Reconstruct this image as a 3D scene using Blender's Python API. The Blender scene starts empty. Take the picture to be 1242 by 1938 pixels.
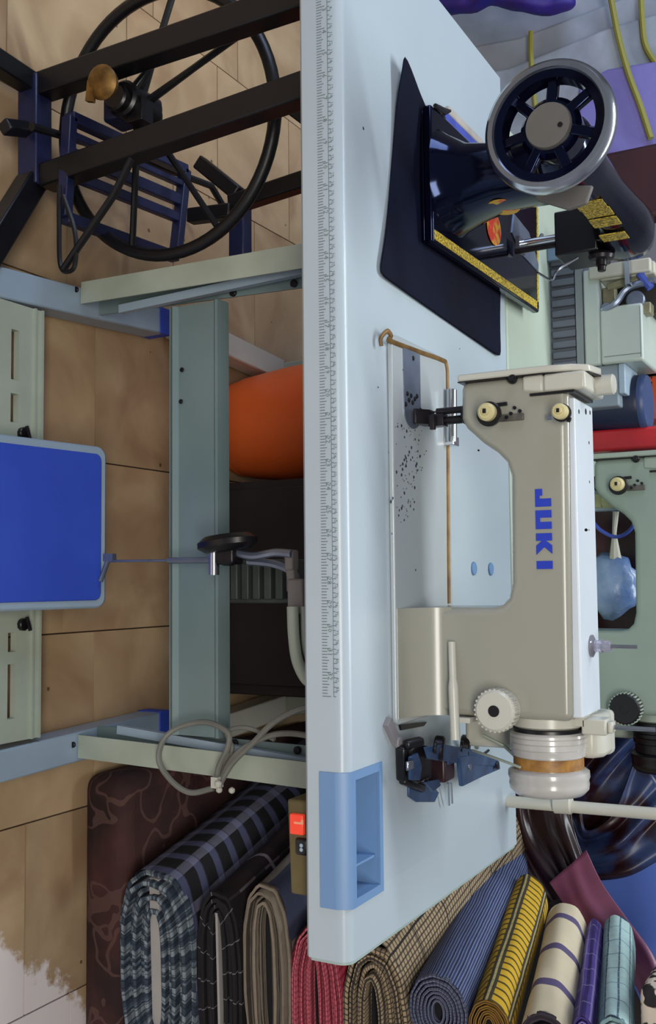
import bpy, bmesh, math, random
from mathutils import Vector, Matrix, Euler
random.seed(7)
D=bpy.data; C=bpy.context.scene.collection
R=math.radians
# ------------------------------------------------------------ camera
# the photograph is turned a quarter: the right-hand side of the frame is world up
YAW,PIT,ROL,F=-7.66228922e-02,4.99160965e-01,-4.64807997e-02,1937.74977
CP=Vector((.790696107,-.966046410,1.26852826))
fw=Vector((math.sin(YAW)*math.cos(PIT),math.cos(YAW)*math.cos(PIT),-math.sin(PIT)))
r0=Vector((math.cos(YAW),-math.sin(YAW),0)); u0=r0.cross(fw)
rt=r0*math.cos(ROL)+u0*math.sin(ROL); up=-r0*math.sin(ROL)+u0*math.cos(ROL)
cam=D.objects.new('camera',D.cameras.new('camera')); C.objects.link(cam)
m3=Matrix((up,-rt,-fw)).transposed()
cam.matrix_world=Matrix.Translation(CP)@m3.to_4x4()
cam.data.sensor_fit='AUTO'; cam.data.sensor_width=36; cam.data.lens=F*36/1938; cam.data.clip_start=.02
bpy.context.scene.camera=cam
def P(x,y,X=None,Y=None,Z=None):
    "world point on the plane X=, Y= or Z= seen at photo pixel (x,y)"
    d=fw*F+rt*(y-969)+up*(x-621)
    if Z is not None: t=(Z-CP.z)/d.z
    elif Y is not None: t=(Y-CP.y)/d.y
    else: t=(X-CP.x)/d.x
    return CP+d*t
# ------------------------------------------------------------ light
sc=bpy.context.scene
sc.view_settings.view_transform='Standard'; sc.view_settings.look='None'
sc.view_settings.exposure=.14; sc.view_settings.gamma=1; sc.view_settings.use_curve_mapping=False
w=D.worlds.new('world'); sc.world=w; w.use_nodes=True
w.node_tree.nodes['Background'].inputs[0].default_value=(.58,.64,.74,1)
w.node_tree.nodes['Background'].inputs[1].default_value=.25
def area(name,loc,target,sx,sy,e,col):
    l=D.lights.new(name,'AREA'); l.shape='RECTANGLE'; l.size=sx; l.size_y=sy; l.energy=e; l.color=col
    o=D.objects.new(name,l); C.objects.link(o); o.location=loc
    o.rotation_euler=(Vector(target)-Vector(loc)).to_track_quat('-Z','Y').to_euler(); return o
area('ceiling_tube_light',(.3,.9,2.45),(.45,.5,0),1.6,.14,28,(.90,.97,1))
area('front_fill_light',(1.0,-2.0,2.1),(.7,.3,.4),1.6,.5,40,(1,.96,.88))  # unseen fill lamp, added to brighten the front faces
area('window_daylight',(-1.9,-.6,1.7),(.2,.5,.6),1.1,1.0,27,(.60,.72,1))
# ------------------------------------------------------------ materials
def lin(c):
    c=c/255; return c/12.92 if c<=.04045 else ((c+.055)/1.055)**2.4
def rgb(c): return (lin(c[0]),lin(c[1]),lin(c[2]),1)
MC={}
def mat(name,c,rough=.5,metal=0,c2=None,scale=8,amt=.5,bump=0,bscale=None,trans=0,emit=0,coat=0,detail=4,spec=.5):
    if name in MC: return MC[name]
    m=D.materials.new(name); m.use_nodes=True; nt=m.node_tree; b=nt.nodes['Principled BSDF']
    b.inputs['Roughness'].default_value=rough; b.inputs['Metallic'].default_value=metal
    b.inputs['Specular IOR Level'].default_value=spec
    if trans: b.inputs['Transmission Weight'].default_value=trans
    if coat: b.inputs['Coat Weight'].default_value=coat; b.inputs['Coat Roughness'].default_value=.15
    tc=nt.nodes.new('ShaderNodeTexCoord')
    n=nt.nodes.new('ShaderNodeTexNoise'); n.inputs['Scale'].default_value=scale; n.inputs['Detail'].default_value=detail
    nt.links.new(tc.outputs['Object'],n.inputs['Vector'])
    rp=nt.nodes.new('ShaderNodeValToRGB'); nt.links.new(n.outputs['Fac'],rp.inputs[0])
    rp.color_ramp.elements[0].position=.5-amt*.4; rp.color_ramp.elements[1].position=.5+amt*.4
    if c2 is None: c2=tuple(v*.9 for v in c)
    rp.color_ramp.elements[0].color=rgb(c2); rp.color_ramp.elements[1].color=rgb(c)
    nt.links.new(rp.outputs[0],b.inputs['Base Color'])
    if emit:
        nt.links.new(rp.outputs[0],b.inputs['Emission Color']); b.inputs['Emission Strength'].default_value=emit
    if bump:
        n2=nt.nodes.new('ShaderNodeTexNoise'); n2.inputs['Scale'].default_value=bscale or scale*6; n2.inputs['Detail'].default_value=3
        nt.links.new(tc.outputs['Object'],n2.inputs['Vector'])
        bp=nt.nodes.new('ShaderNodeBump'); bp.inputs['Strength'].default_value=bump; bp.inputs['Distance'].default_value=.004
        nt.links.new(n2.outputs['Fac'],bp.inputs['Height']); nt.links.new(bp.outputs[0],b.inputs['Normal'])
    MC[name]=m; return m
def plaid(name,base,bands,rough=.85,noise=.25,nscale=60):
    """woven cloth: bands = (axis 0/1, period m, offset, width fraction, colour, strength)"""
    if name in MC: return MC[name]
    m=D.materials.new(name); m.use_nodes=True; nt=m.node_tree; N=nt.nodes; L=nt.links; b=N['Principled BSDF']
    b.inputs['Roughness'].default_value=rough
    uv=N.new('ShaderNodeUVMap'); uv.uv_map='UVMap'
    dn=N.new('ShaderNodeTexNoise'); dn.inputs['Scale'].default_value=9; L.new(uv.outputs[0],dn.inputs[0])
    sp=N.new('ShaderNodeSeparateXYZ'); L.new(uv.outputs[0],sp.inputs[0])
    def M(op,a,bv,c=None):
        q=N.new('ShaderNodeMath'); q.operation=op
        for i,v in enumerate((a,bv,c)):
            if v is None: continue
            if hasattr(v,'links') or hasattr(v,'node'): L.new(v,q.inputs[i])
            else: q.inputs[i].default_value=v
        return q.outputs[0]
    cur=None
    def mix(a,bcol,fac):
        q=N.new('ShaderNodeMix'); q.data_type='RGBA'
        L.new(fac,q.inputs[0])
        if isinstance(a,tuple): q.inputs[6].default_value=a
        else: L.new(a,q.inputs[6])
        q.inputs[7].default_value=bcol; return q.outputs[2]
    cur=rgb(base)
    wob=M('MULTIPLY',M('SUBTRACT',dn.outputs['Fac'],.5),.006)
    for ax,per,off,wd,col,st in bands:
        s=M('ADD',sp.outputs[ax],wob)
        v=M('FRACT',M('DIVIDE',M('ADD',s,off),per),0)
        f=M('MULTIPLY',M('LESS_THAN',v,wd),st)
        cur=mix(cur,rgb(col),f)
    n=N.new('ShaderNodeTexNoise'); n.inputs['Scale'].default_value=nscale; n.inputs['Detail'].default_value=5; L.new(uv.outputs[0],n.inputs[0])
    f=M('MULTIPLY',n.outputs['Fac'],noise)
    if isinstance(cur,tuple):
        q=N.new('ShaderNodeRGB'); q.outputs[0].default_value=cur; cur=q.outputs[0]
    cur=mix(cur,(.005,.005,.008,1),f)
    L.new(cur,b.inputs['Base Color'])
    bp=N.new('ShaderNodeBump'); bp.inputs['Strength'].default_value=.35; bp.inputs['Distance'].default_value=.004
    L.new(n.outputs['Fac'],bp.inputs['Height']); L.new(bp.outputs[0],b.inputs['Normal'])
    MC[name]=m; return m
BEDM=mat('bed_enamel_overhead_sheen',(176,184,188),.22,c2=(166,172,174),scale=5,amt=.8,coat=.4)  # paler than the body: overhead reflection put into the colour
TABLE=mat('white_laminate',(178,190,198),.30,c2=(166,178,186),scale=3,amt=.8,bump=.03,bscale=300)
NOSE=mat('grey_edge_band',(160,176,174),.45,c2=(150,166,164),scale=5)
CREAM=mat('cream_enamel',(158,156,143),.26,c2=(150,148,135),scale=6,amt=.8,coat=.3)
TOPW=mat('white_top_cover',(214,222,228),.3,c2=(206,214,222),scale=6)
CREAM2=mat('pale_cream_enamel',(198,196,184),.3,c2=(188,185,172),scale=8)
SAGE=mat('sage_enamel',(150,165,152),.35,c2=(134,150,140),scale=6)
LEGM=mat('cream_steel_tube',(176,184,168),.45,c2=(160,168,152),scale=12,bump=.05)
LEGD=mat('grey_channel_steel',(128,146,146),.42,metal=.15,c2=(112,132,132),scale=5)
PALEST=mat('pale_blue_steel',(158,176,192),.4,c2=(146,164,178),scale=8)
BLACK=mat('black_metal',(16,14,18),.35,c2=(12,11,14),scale=15)
BLKTUBE=mat('black_painted_tube',(15,14,19),.42,c2=(9,8,12),scale=9,bump=.1)
BLUETUBE=mat('dark_blue_painted_tube',(34,40,78),.4,c2=(24,27,56),scale=9,bump=.1)
JAPAN=mat('black_japanned_enamel',(6,7,24),.1,c2=(4,4,12),scale=8,spec=.45)
JAPAN.node_tree.nodes['Principled BSDF'].inputs['Specular Tint'].default_value=(.38,.5,1,1)
MATBLUE=mat('navy_mat_cloth',(13,18,40),.8,c2=(9,9,22),scale=5,bump=.2,bscale=200,spec=.12)
CHROME=mat('chrome',(226,228,234),.22,metal=1,c2=(180,184,190),scale=9)
STEEL=mat('brushed_steel',(140,150,168),.35,metal=.7,c2=(110,120,140),scale=20)
DSTEEL=mat('dark_oily_steel',(48,44,48),.35,metal=.6,c2=(26,22,26),scale=40)
BRASS=mat('rusty_brass',(138,108,60),.5,metal=.35,c2=(96,66,34),scale=40)
GOLD=mat('gold_decal',(206,178,60),.45,c2=(120,98,30),scale=330,amt=.12,detail=3)
REDD=mat('red_decal',(214,60,40),.45,c2=(216,168,50),scale=42,amt=.12)
BLUEP=mat('pedal_blue_rubber',(56,86,196),.55,c2=(46,74,182),scale=5,bump=.1)
TRAYB=mat('tray_blue_plastic',(112,146,186),.4,c2=(104,138,180),scale=5)
INK=mat('ruler_ink',(104,122,124),.6,c2=(92,110,112),scale=30)
LOGOB=mat('blue_logo_paint',(38,62,186),.4,c2=(34,56,172),scale=8)
GREYR=mat('grey_ribbed_plastic',(92,98,108),.5,c2=(78,82,94),scale=12)
CABLE=mat('grey_cable',(126,126,118),.5,c2=(108,108,100),scale=20)
OLIVE=mat('olive_enamel',(104,92,52),.5,c2=(80,68,38),scale=14)
REDSW=mat('red_rocker',(226,70,44),.35,c2=(214,58,36),scale=30,emit=.35)
ORANGE=mat('orange_plastic',(236,108,46),.42,c2=(222,90,36),scale=3)
REDPL=mat('red_plastic',(196,40,48),.35,c2=(172,30,40),scale=12)
NAVY=mat('navy_plastic',(28,38,68),.4,c2=(20,28,52),scale=9)
DARKBACK=mat('dark_backdrop_brown',(46,36,34),.5,c2=(30,22,22),scale=14,bump=.2)
MAROONC=mat('maroon_upholstery',(58,16,26),.6,c2=(38,10,18),scale=8)
ORPRINT=mat('orange_label',(222,92,38),.5,c2=(208,78,32),scale=14)
DKRED=mat('dark_red_print',(110,30,20),.5,scale=14)
CLEAR=mat('clear_plastic',(225,222,238),.08,c2=(215,210,230),scale=5,trans=.75)
WHEELP=mat('translucent_cream_plastic',(200,197,192),.22,c2=(170,165,160),scale=14,coat=.5)
WORN=mat('worn_brown_belt_track',(176,128,58),.5,c2=(120,78,34),scale=90,amt=.6)
SPECK=mat('dark_oil',(48,50,70),.5,scale=50)
# ------------------------------------------------------------ mesh helpers
class MB:
    def __init__(s): s.v=[]; s.f=[]; s.uv={}
    def add(s,vs,fs,uvs=None):
        o=len(s.v); s.v+= [Vector(a) for a in vs]
        for i,f in enumerate(fs):
            if uvs: s.uv[len(s.f)]=uvs[i]
            s.f.append([o+k for k in f])
        return s
    def box(s,a,b,M=None):
        x0,y0,z0=a; x1,y1,z1=b
        vs=[Vector(p) for p in((x0,y0,z0),(x1,y0,z0),(x1,y1,z0),(x0,y1,z0),(x0,y0,z1),(x1,y0,z1),(x1,y1,z1),(x0,y1,z1))]
        if M: vs=[M@v for v in vs]
        return s.add(vs,[(3,2,1,0),(4,5,6,7),(0,1,5,4),(1,2,6,5),(2,3,7,6),(3,0,4,7)])
    def cb(s,c,sz,M=None):
        c=Vector(c); h=Vector(sz)/2; return s.box(c-h,c+h,M)
    def prism(s,pts,e):
        "closed outline (3D points) pushed along e"
        n=len(pts); pts=[Vector(p) for p in pts]; e=Vector(e)
        nrm=Vector((0,0,0))
        for i in range(n): nrm+=pts[i].cross(pts[(i+1)%n])
        if nrm.dot(e)>0: pts=pts[::-1]
        return s.add(pts+[p+e for p in pts],[list(range(n)),list(range(2*n-1,n-1,-1))]+[(i,i+n,(i+1)%n+n,(i+1)%n) for i in range(n)])
    def tube(s,pts,r,n=10,closed=False,flat=1):
        pts=[Vector(p) for p in pts]; k=len(pts); rs=r if isinstance(r,(list,tuple)) else [r]*k
        up_=None; rings=[]
        for i in range(k):
            if closed: t=(pts[(i+1)%k]-pts[i-1])
            else: t=pts[min(i+1,k-1)]-pts[max(i-1,0)]
            t.normalize()
            if up_ is None: up_=t.orthogonal().normalized() if abs(t.z)>.9 else Vector((0,0,1))
            a=(up_-t*up_.dot(t)).normalized(); b=t.cross(a); up_=a
            rings.append([pts[i]+(a*math.cos(q)*rs[i]*flat+b*math.sin(q)*rs[i]) for q in[2*math.pi*j/n for j in range(n)]])
        vs=[v for g in rings for v in g]; fs=[]
        for i in range(k if closed else k-1):
            i2=(i+1)%k
            for j in range(n): fs.append((i*n+j,i*n+(j+1)%n,i2*n+(j+1)%n,i2*n+j))
        if not closed: fs+= [list(range(n))[::-1],[(k-1)*n+j for j in range(n)]]
        return s.add(vs,fs)
    def beam(s,a,b,w,h,upv=(0,0,1)):
        "square tube from a to b"
        a=Vector(a);b=Vector(b);t=(b-a).normalized();u=Vector(upv);u=(u-t*u.dot(t)).normalized();q=t.cross(u)
        o=[q*w/2+u*h/2,-q*w/2+u*h/2,-q*w/2-u*h/2,q*w/2-u*h/2]
        return s.prism([a+k for k in o],b-a)
    def lathe(s,prof,c,axis,n=32):
        "profile [(r, t)] about axis through c"
        c=Vector(c); ax=Vector(axis).normalized(); a=ax.orthogonal().normalized(); b=ax.cross(a)
        vs=[];k=len(prof)
        for r,t in prof:
            for j in range(n):
                q=2*math.pi*j/n; vs.append(c+ax*t+(a*math.cos(q)+b*math.sin(q))*max(r,1e-5))
        fs=[(i*n+j,i*n+(j+1)%n,(i+1)*n+(j+1)%n,(i+1)*n+j) for i in range(k-1) for j in range(n)]
        if prof[0][0]>1e-4: fs.append(list(range(n))[::-1])
        if prof[-1][0]>1e-4: fs.append([(k-1)*n+j for j in range(n)])
        return s.add(vs,fs)
    def disc(s,c,axis,r,h,n=28,ch=.15):
        q=min(r,h)*ch
        return s.lathe([(r-q,0),(r,q),(r,h-q),(r-q,h)],c,axis,n)
    def grid(s,rows,uv=None):
        nr=len(rows);nc=len(rows[0]); vs=[v for r in rows for v in r]; fs=[];uvs=[]
        for i in range(nr-1):
            for j in range(nc-1):
                fs.append((i*nc+j,i*nc+j+1,(i+1)*nc+j+1,(i+1)*nc+j))
                if uv: uvs.append([uv[i][j],uv[i][j+1],uv[i+1][j+1],uv[i+1][j]])
        return s.add(vs,fs,uvs if uv else None)
    def sphere(s,c,r,n=16,sc_=(1,1,1)):
        k=n//2
        prof=[(r*math.sin(math.pi*i/k),-r*math.cos(math.pi*i/k)) for i in range(k+1)]
        o=len(s.v); s.lathe(prof,(0,0,0),(0,0,1),n)
        for v in s.v[o:]: v.x=v.x*sc_[0]+c[0]; v.y=v.y*sc_[1]+c[1]; v.z=v.z*sc_[2]+c[2]
        return s
def obj(name,mb,m,parent=None,bev=0,smooth=38,seg=2,solid=0,subs=0,label=None,recalc=True):
    me=D.meshes.new(name)
    base=Vector((0,0,0))
    if parent is not None:
        base=Vector(parent['_o'])
    elif mb.v:
        xs=[v.x for v in mb.v];ys=[v.y for v in mb.v];zs=[v.z for v in mb.v]
        base=Vector(((min(xs)+max(xs))/2,(min(ys)+max(ys))/2,min(zs)))
    me.from_pydata([v-base for v in mb.v],[],mb.f)
    if mb.uv:
        ul=me.uv_layers.new(name='UVMap')
        for p in me.polygons:
            q=mb.uv.get(p.index)
            if q:
                for li,u in zip(p.loop_indices,q): ul.data[li].uv=u
    if recalc:
        bm=bmesh.new(); bm.from_mesh(me); bmesh.ops.recalc_face_normals(bm,faces=bm.faces); bm.to_mesh(me); bm.free()
    me.update()
    o=D.objects.new(name,me); C.objects.link(o)
    if isinstance(m,list):
        for q in m: me.materials.append(q)
    else: me.materials.append(m)
    if smooth:
        me.polygons.foreach_set('use_smooth',[True]*len(me.polygons)); me.set_sharp_from_angle(angle=R(smooth))
    if parent is not None: o.parent=parent; o['_o']=list(base)
    else: o.location=base; o['_o']=list(base)
    if solid:
        q=o.modifiers.new('solid','SOLIDIFY'); q.thickness=solid; q.offset=0
    if bev:
        q=o.modifiers.new('bevel','BEVEL'); q.width=bev; q.segments=seg; q.limit_method='ANGLE'; q.angle_limit=R(35)
    if subs:
        q=o.modifiers.new('sub','SUBSURF'); q.levels=subs; q.render_levels=subs
    if label: o['label']=label
    return o
def tag(o,label,cat,group=None):
    o['label']=label; o['category']=cat
    if group: o['group']=group
    return o
def thing(name,loc,label,cat,group=None):
    o=D.objects.new(name,None); C.objects.link(o); o.location=loc; o['_o']=list(loc); o.empty_display_size=.05
    return tag(o,label,cat,group)
def copy_tree(o,off,parent=None):
    c=o.copy(); C.objects.link(c)
    if parent is None: c.location=Vector(o.location)+Vector(off)
    else: c.parent=parent
    for ch in list(o.children): copy_tree(ch,off,c)
    return c
def bez(pts,n=24):
    "smooth path through points (Catmull-Rom)"
    pts=[Vector(p) for p in pts]; q=[pts[0]*2-pts[1]]+pts+[pts[-1]*2-pts[-2]]; out=[]
    for i in range(1,len(q)-2):
        for k in range(n):
            t=k/n; a,b,c,d=q[i-1],q[i],q[i+1],q[i+2]
            out.append(.5*((2*b)+(c-a)*t+(2*a-5*b+4*c-d)*t*t+(3*b-a-3*c+d)*t**3))
    out.append(pts[-1]); return out
def text_mesh(mb,txt,size,place):
    cu=D.curves.new('t','FONT'); cu.body=txt; cu.size=size; cu.align_x='CENTER'; cu.resolution_u=1
    ob=D.objects.new('t',cu); me=ob.to_mesh()
    mb.add([place(v.co.x,v.co.y) for v in me.vertices],[list(p.vertices) for p in me.polygons])
    ob.to_mesh_clear(); D.objects.remove(ob); D.curves.remove(cu)
# ------------------------------------------------------------ the setting
def tile_mat():
    m=mat('tan_marble_tile',(204,176,138),.42,c2=(150,116,84),scale=5,amt=.7,bump=.06,bscale=60,detail=8)
    nt=m.node_tree; N=nt.nodes; L=nt.links; b=N['Principled BSDF']
    oi=N.new('ShaderNodeObjectInfo'); ns=[n for n in N if n.type=='TEX_NOISE'][0]
    ns.noise_dimensions='4D'; mu=N.new('ShaderNodeMath'); mu.operation='MULTIPLY'; mu.inputs[1].default_value=40
    L.new(oi.outputs['Random'],mu.inputs[0]); L.new(mu.outputs[0],ns.inputs['W']); ns.inputs['Distortion'].default_value=1.2
    col=[n for n in N if n.type=='VALTORGB'][0]
    hs=N.new('ShaderNodeHueSaturation'); L.new(col.outputs[0],hs.inputs['Color'])
    mr=N.new('ShaderNodeMapRange'); mr.inputs[3].default_value=.86; mr.inputs[4].default_value=1.1
    L.new(oi.outputs['Random'],mr.inputs[0]); L.new(mr.outputs[0],hs.inputs['Value'])
    # pale rough-edged patch and small pits, fixed in the room
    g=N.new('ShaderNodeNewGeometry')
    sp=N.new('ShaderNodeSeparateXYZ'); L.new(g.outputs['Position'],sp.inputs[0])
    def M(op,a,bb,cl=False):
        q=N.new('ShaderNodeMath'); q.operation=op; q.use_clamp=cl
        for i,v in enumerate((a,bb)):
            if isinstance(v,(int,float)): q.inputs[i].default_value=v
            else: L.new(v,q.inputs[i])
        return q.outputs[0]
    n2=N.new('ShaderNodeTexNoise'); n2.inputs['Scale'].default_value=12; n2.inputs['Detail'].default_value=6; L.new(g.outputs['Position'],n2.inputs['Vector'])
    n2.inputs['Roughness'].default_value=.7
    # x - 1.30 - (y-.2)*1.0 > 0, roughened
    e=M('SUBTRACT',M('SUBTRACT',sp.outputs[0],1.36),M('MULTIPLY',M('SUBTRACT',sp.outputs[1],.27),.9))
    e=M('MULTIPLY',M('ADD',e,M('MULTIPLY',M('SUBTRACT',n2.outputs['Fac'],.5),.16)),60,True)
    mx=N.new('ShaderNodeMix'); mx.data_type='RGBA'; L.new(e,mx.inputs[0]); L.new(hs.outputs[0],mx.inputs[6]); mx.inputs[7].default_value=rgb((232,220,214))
    vo=N.new('ShaderNodeTexVoronoi'); vo.inputs['Scale'].default_value=15; L.new(g.outputs['Position'],vo.inputs['Vector'])
    pit=M('LESS_THAN',vo.outputs['Distance'],.06)
    mx2=N.new('ShaderNodeMix'); mx2.data_type='RGBA'; L.new(M('MULTIPLY',pit,.75),mx2.inputs[0]); L.new(mx.outputs[2],mx2.inputs[6]); mx2.inputs[7].default_value=rgb((60,44,36))
    L.new(mx2.outputs[2],b.inputs['Base Color']); return m
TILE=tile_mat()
GROUT=mat('dark_grout',(72,54,40),.8,scale=20)
fl=obj('floor',MB().box((-2.2,-2.2,-.06),(3.0,2.9,-.004)),GROUT); fl['kind']='structure'
TW=.309; gap=.0016
tb=MB().box((gap-TW/2,gap-TW/2,0),(TW/2-gap,TW/2-gap,.0105))
t0=None
offs={0:.466,1:.695,2:.467,3:.303,-1:.39,-2:.55,-3:.632,-4:.45,4:.41}
for i in range(-7,7):
    xc=.26+.3085*i+TW/2
    yo=offs.get(i,random.random()*.3)
    k0=math.floor((-1.6-yo)/TW)
    for k in range(k0,k0+14):
        yc=yo+TW*(k+.5)
        if t0 is None:
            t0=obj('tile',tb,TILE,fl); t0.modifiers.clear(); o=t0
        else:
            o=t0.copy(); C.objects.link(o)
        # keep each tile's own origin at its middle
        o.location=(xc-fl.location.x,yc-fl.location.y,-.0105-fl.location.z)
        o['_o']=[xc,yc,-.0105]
# mesh of the tile is centred on its own origin
me=t0.data
b0=Vector(fl['_o'])
for v in me.vertices: v.co+=b0
WALL=mat('pale_plaster',(150,152,160),.85,c2=(138,140,150),scale=3,bump=.15)
for n_,a,b in(('wall_back',(-2.2,2.8,-.06),(3.0,2.9,2.8)),('wall_left',(-2.3,-2.2,-.06),(-2.2,2.9,2.8)),('wall_right',(3.0,-2.2,-.06),(3.1,2.9,2.8))):
    o=obj(n_,MB().box(a,b),WALL); o['kind']='structure'
# ------------------------------------------------------------ sewing table (near)
TT=.76; TX0,TX1,TD=0.0,1.192,.548
tbl=thing('sewing_table',(.6,.3,0),'long pale sewing machine table with rounded front edge, nearest the viewer','table')
rd=.014; z0=.708
def nose(notch=False):
    p=[(.0,z0+.004),(.0,TT-rd)]
    for k in range(1,7): q=R(15*k); p.append((rd-rd*math.cos(q),TT-rd+rd*math.sin(q)))
    if notch: p+=[(.016,TT),(.016,TT-.038),(.076,TT-.038),(.076,TT)]
    p+=[(TD-.003,TT),(TD,TT-.003),(TD,z0+.006),(.004,z0)]
    return p
TRX0,TRX1=.998,1.128
mb=MB()
for xa,xb,nt_ in((TX0,TRX0,False),(TRX0,TRX1,True),(TRX1,TX1-.004,False)):
    mb.prism([(xa,y,z) for y,z in nose(nt_)],(xb-xa,0,0))
obj('tabletop',mb,TABLE,tbl,smooth=25)
mb=MB().prism([(TX1-.004,y*.985+.003,z-.0015*(1 if z>.74 else -1)) for y,z in nose()],(.004,0,0))
obj('edge_band',mb,NOSE,tbl,smooth=30)
# printed ruler along the rounded front edge
mb=MB(); xe=P(640,1319,Y=0).x; IN=.0254
def tick(x,za,zb,w_=.0005):
    mb.add([(x-w_,-.0004,za),(x+w_,-.0004,za),(x+w_,-.0004,zb),(x-w_,-.0004,zb)],[(0,1,2,3)])
for k in range(0,33*8+1):
    x=xe-(33*8-k)*IN/8+0.0
    if x<.02: continue
    h=.0065
    if k%8==0: h=.0105
    elif k%4==0: h=.0085
    tick(x,.7315,.7315+h,.00042)
for k in range(0,168):
    x=xe-k*.005
    if x<.02: continue
    tick(x,.7455,.7455+(.0042 if k%2 else .0026),.0004)
mb.box((.02,-.0005,.7451),(xe,-.0003,.7456))
for k in range(1,33):
    x=xe-(33-k)*IN
    if x<.03: continue
    text_mesh(mb,str(k),.0085,lambda a,b,x=x: (x+a+.004,-.0004,.7385+b))
for k in range(1,84):
    x=xe-(83.8-k)*.01
    if x<.03: continue
    text_mesh(mb,str(k),.0052,lambda a,b,x=x: (x+a,-.0003+max(0,(.7478+b-.7462))*.12,.7478+b))
o=obj('ruler_print',mb,INK,tbl,smooth=0,recalc=False); o['kind']='stuff'
# specks on the top
mb=MB()
def speck(px,py,r,z,sx=1):
    c=P(px,py,Z=z); mb.lathe([(r,0),(r*.6,.0004)],c,(0,0,1),7)
for px,py,r in((688,243,.0022),(1020,20,.001),(870,660,.0012)): speck(px,py,r,TT)
obj('speck',mb,SPECK,tbl)
# recessed stationery tray in the front edge
tr=obj('accessory_tray',MB().box((TRX0-.005,-.0022,.7275),(TRX1+.006,.0012,.7462)).prism(
    [(TRX0-.005,-.0022,.7462),(TRX0-.005,.001,.7562),(TRX0-.005,.0075,.7622),(TRX0-.005,.0155,.7622),(TRX0-.005,.0155,.7590),(TRX0-.005,.0050,.755),(TRX0-.005,.0012,.7462)],(TRX1-TRX0+.011,0,0))
    .box((TRX0-.005,.0156,TT-.001),(TRX0+.004,.0729,TT+.0022)).box((TRX1-.003,.0156,TT-.001),(TRX1+.006,.0729,TT+.0022)).box((TRX0-.005,.073,TT-.001),(TRX1+.006,.081,TT+.0022)),
    TRAYB,tbl,smooth=40,label='blue plastic tray let into the table edge')
mb=MB()
x0,x1,y0,y1,zb=TRX0+.0005,TRX1-.0005,.0165,.0755,TT-.0375
mb.box((x0,y0,zb),(x1,y1,zb+.002)).box((x0,y0,zb),(x0+.002,y1,TT)).box((x1-.002,y0,zb),(x1,y1,TT)).box((x0,y0,zb),(x1,y0+.002,TT)).box((x0,y1-.002,zb),(x1,y1,TT))
obj('tray_well',mb,TRAYB,tr)
obj('tray_divider',MB().box((1.093,y0,zb),(1.0955,y1,TT-.004)),TRAYB,tr)
mb=MB().box((x0+.002,y0+.014,zb+.002),(1.09,y0+.0165,zb+.014))
for k in range(6): mb.box((x0+.012+k*.014,y0+.0168,zb+.012),(x0+.016+k*.014,y0+.0185,zb+.016))
obj('notched_rib',mb,mat('tray_dark_blue',(70,92,128),.5),tr)
# ---- the steel stand
def channel_leg(x,ly,sgn):
    "folded steel leg: web facing outward, open towards the middle"
    b=MB(); w_=.056; t=.004
    a=x-sgn*w_/2
    b.box((x-w_/2,ly-.0225,.055),(x+w_/2,ly-.0185,z0))                  # front face
    b.box((x-w_/2,ly+.0185,.055),(x+w_/2,ly+.0225,z0))
    e=x-sgn*w_/2
    b.box((min(e,e+sgn*t),ly-.0225,.055),(max(e,e+sgn*t),ly+.0225,z0))
    return b
for sgn,fx,tx,lab in((1,.289,.305,None),(-1,1.064,1.078,None)):
    # leg leans a little outwards, as in the photograph
    b=MB(); w_=.036
    bot=Vector((fx,.385,.06)); top=Vector((tx,.368,z0))
    V=Vector
    b.beam(bot+V((0,-.0235,0)),top+V((0,-.0235,0)),.038,.003,(0,1,0)).beam(bot+V((-sgn*.0175,0,0)),top+V((-sgn*.0175,0,0)),.003,.044,(0,1,0))
    lg=obj('leg',b,LEGM,tbl)
    obj('leg_flange',MB().beam(bot+V((sgn*.003,.0235,0)),top+V((sgn*.012,.0235,0)),.05,.003,(0,1,0)),LEGD,lg)
    b=MB()
    for k in range(2):
        q=bot.lerp(top,.45+.18*k)+Vector((sgn*.026,.022,0)); b.disc(q,(0,-1,0),.006,.006,12)
    obj('bolt',b,DSTEEL,lg)
    # diagonal strut up under the top
    b=MB().beam(bot.lerp(top,.10)+Vector((sgn*.030,.005,0)),bot.lerp(top,.97)+Vector((sgn*.004,.004,0)),.014,.012,(0,1,0))
    obj('leg_brace',b,PALEST,lg)
    fa=V((.324 if sgn>0 else 1.076,.04,.032)); fb=V((.286 if sgn>0 else 1.058,.606,.032))
    b=MB().beam(fa,fb,.05,.05)
    ft=obj('foot',b,PALEST,tbl,bev=.003)
    obj('end_cap',MB().box((fb.x-.026,.582,.005),(fb.x+.026,.614,.059)),BLUEP,ft,bev=.002,label='blue plastic end cap')
    b=MB()
    for dz in(.012,-.008): b.disc((fx-.004+.01*dz,.352,.046+dz),(0,-1,0),.005,.004,10)
    obj('foot_bolt',b,DSTEEL,ft)
# rear stretcher channel
mb=MB(); ya=.385; xa,xb=.338,1.034
mb.prism([(xa,y,z) for y,z in((ya-.012,.243),(ya-.02,.253),(ya-.012,.260),(ya-.012,.330),(ya-.018,.336),(ya-.018,.341),(ya-.005,.344),(ya+.010,.344),(ya+.010,.338),(ya-.004,.338),(ya-.004,.247),(ya+.02,.247),(ya+.02,.241),(ya-.012,.241))],(xb-xa,0,0))
st=obj('stretcher',mb,LEGD,tbl,smooth=30)
mb=MB()
for px,py in((345,700),(343,760)): mb.disc(P(px,py,Y=ya-.013),(0,-1,0),.004,.002,8)
obj('screw',mb,DSTEEL,st)
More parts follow.
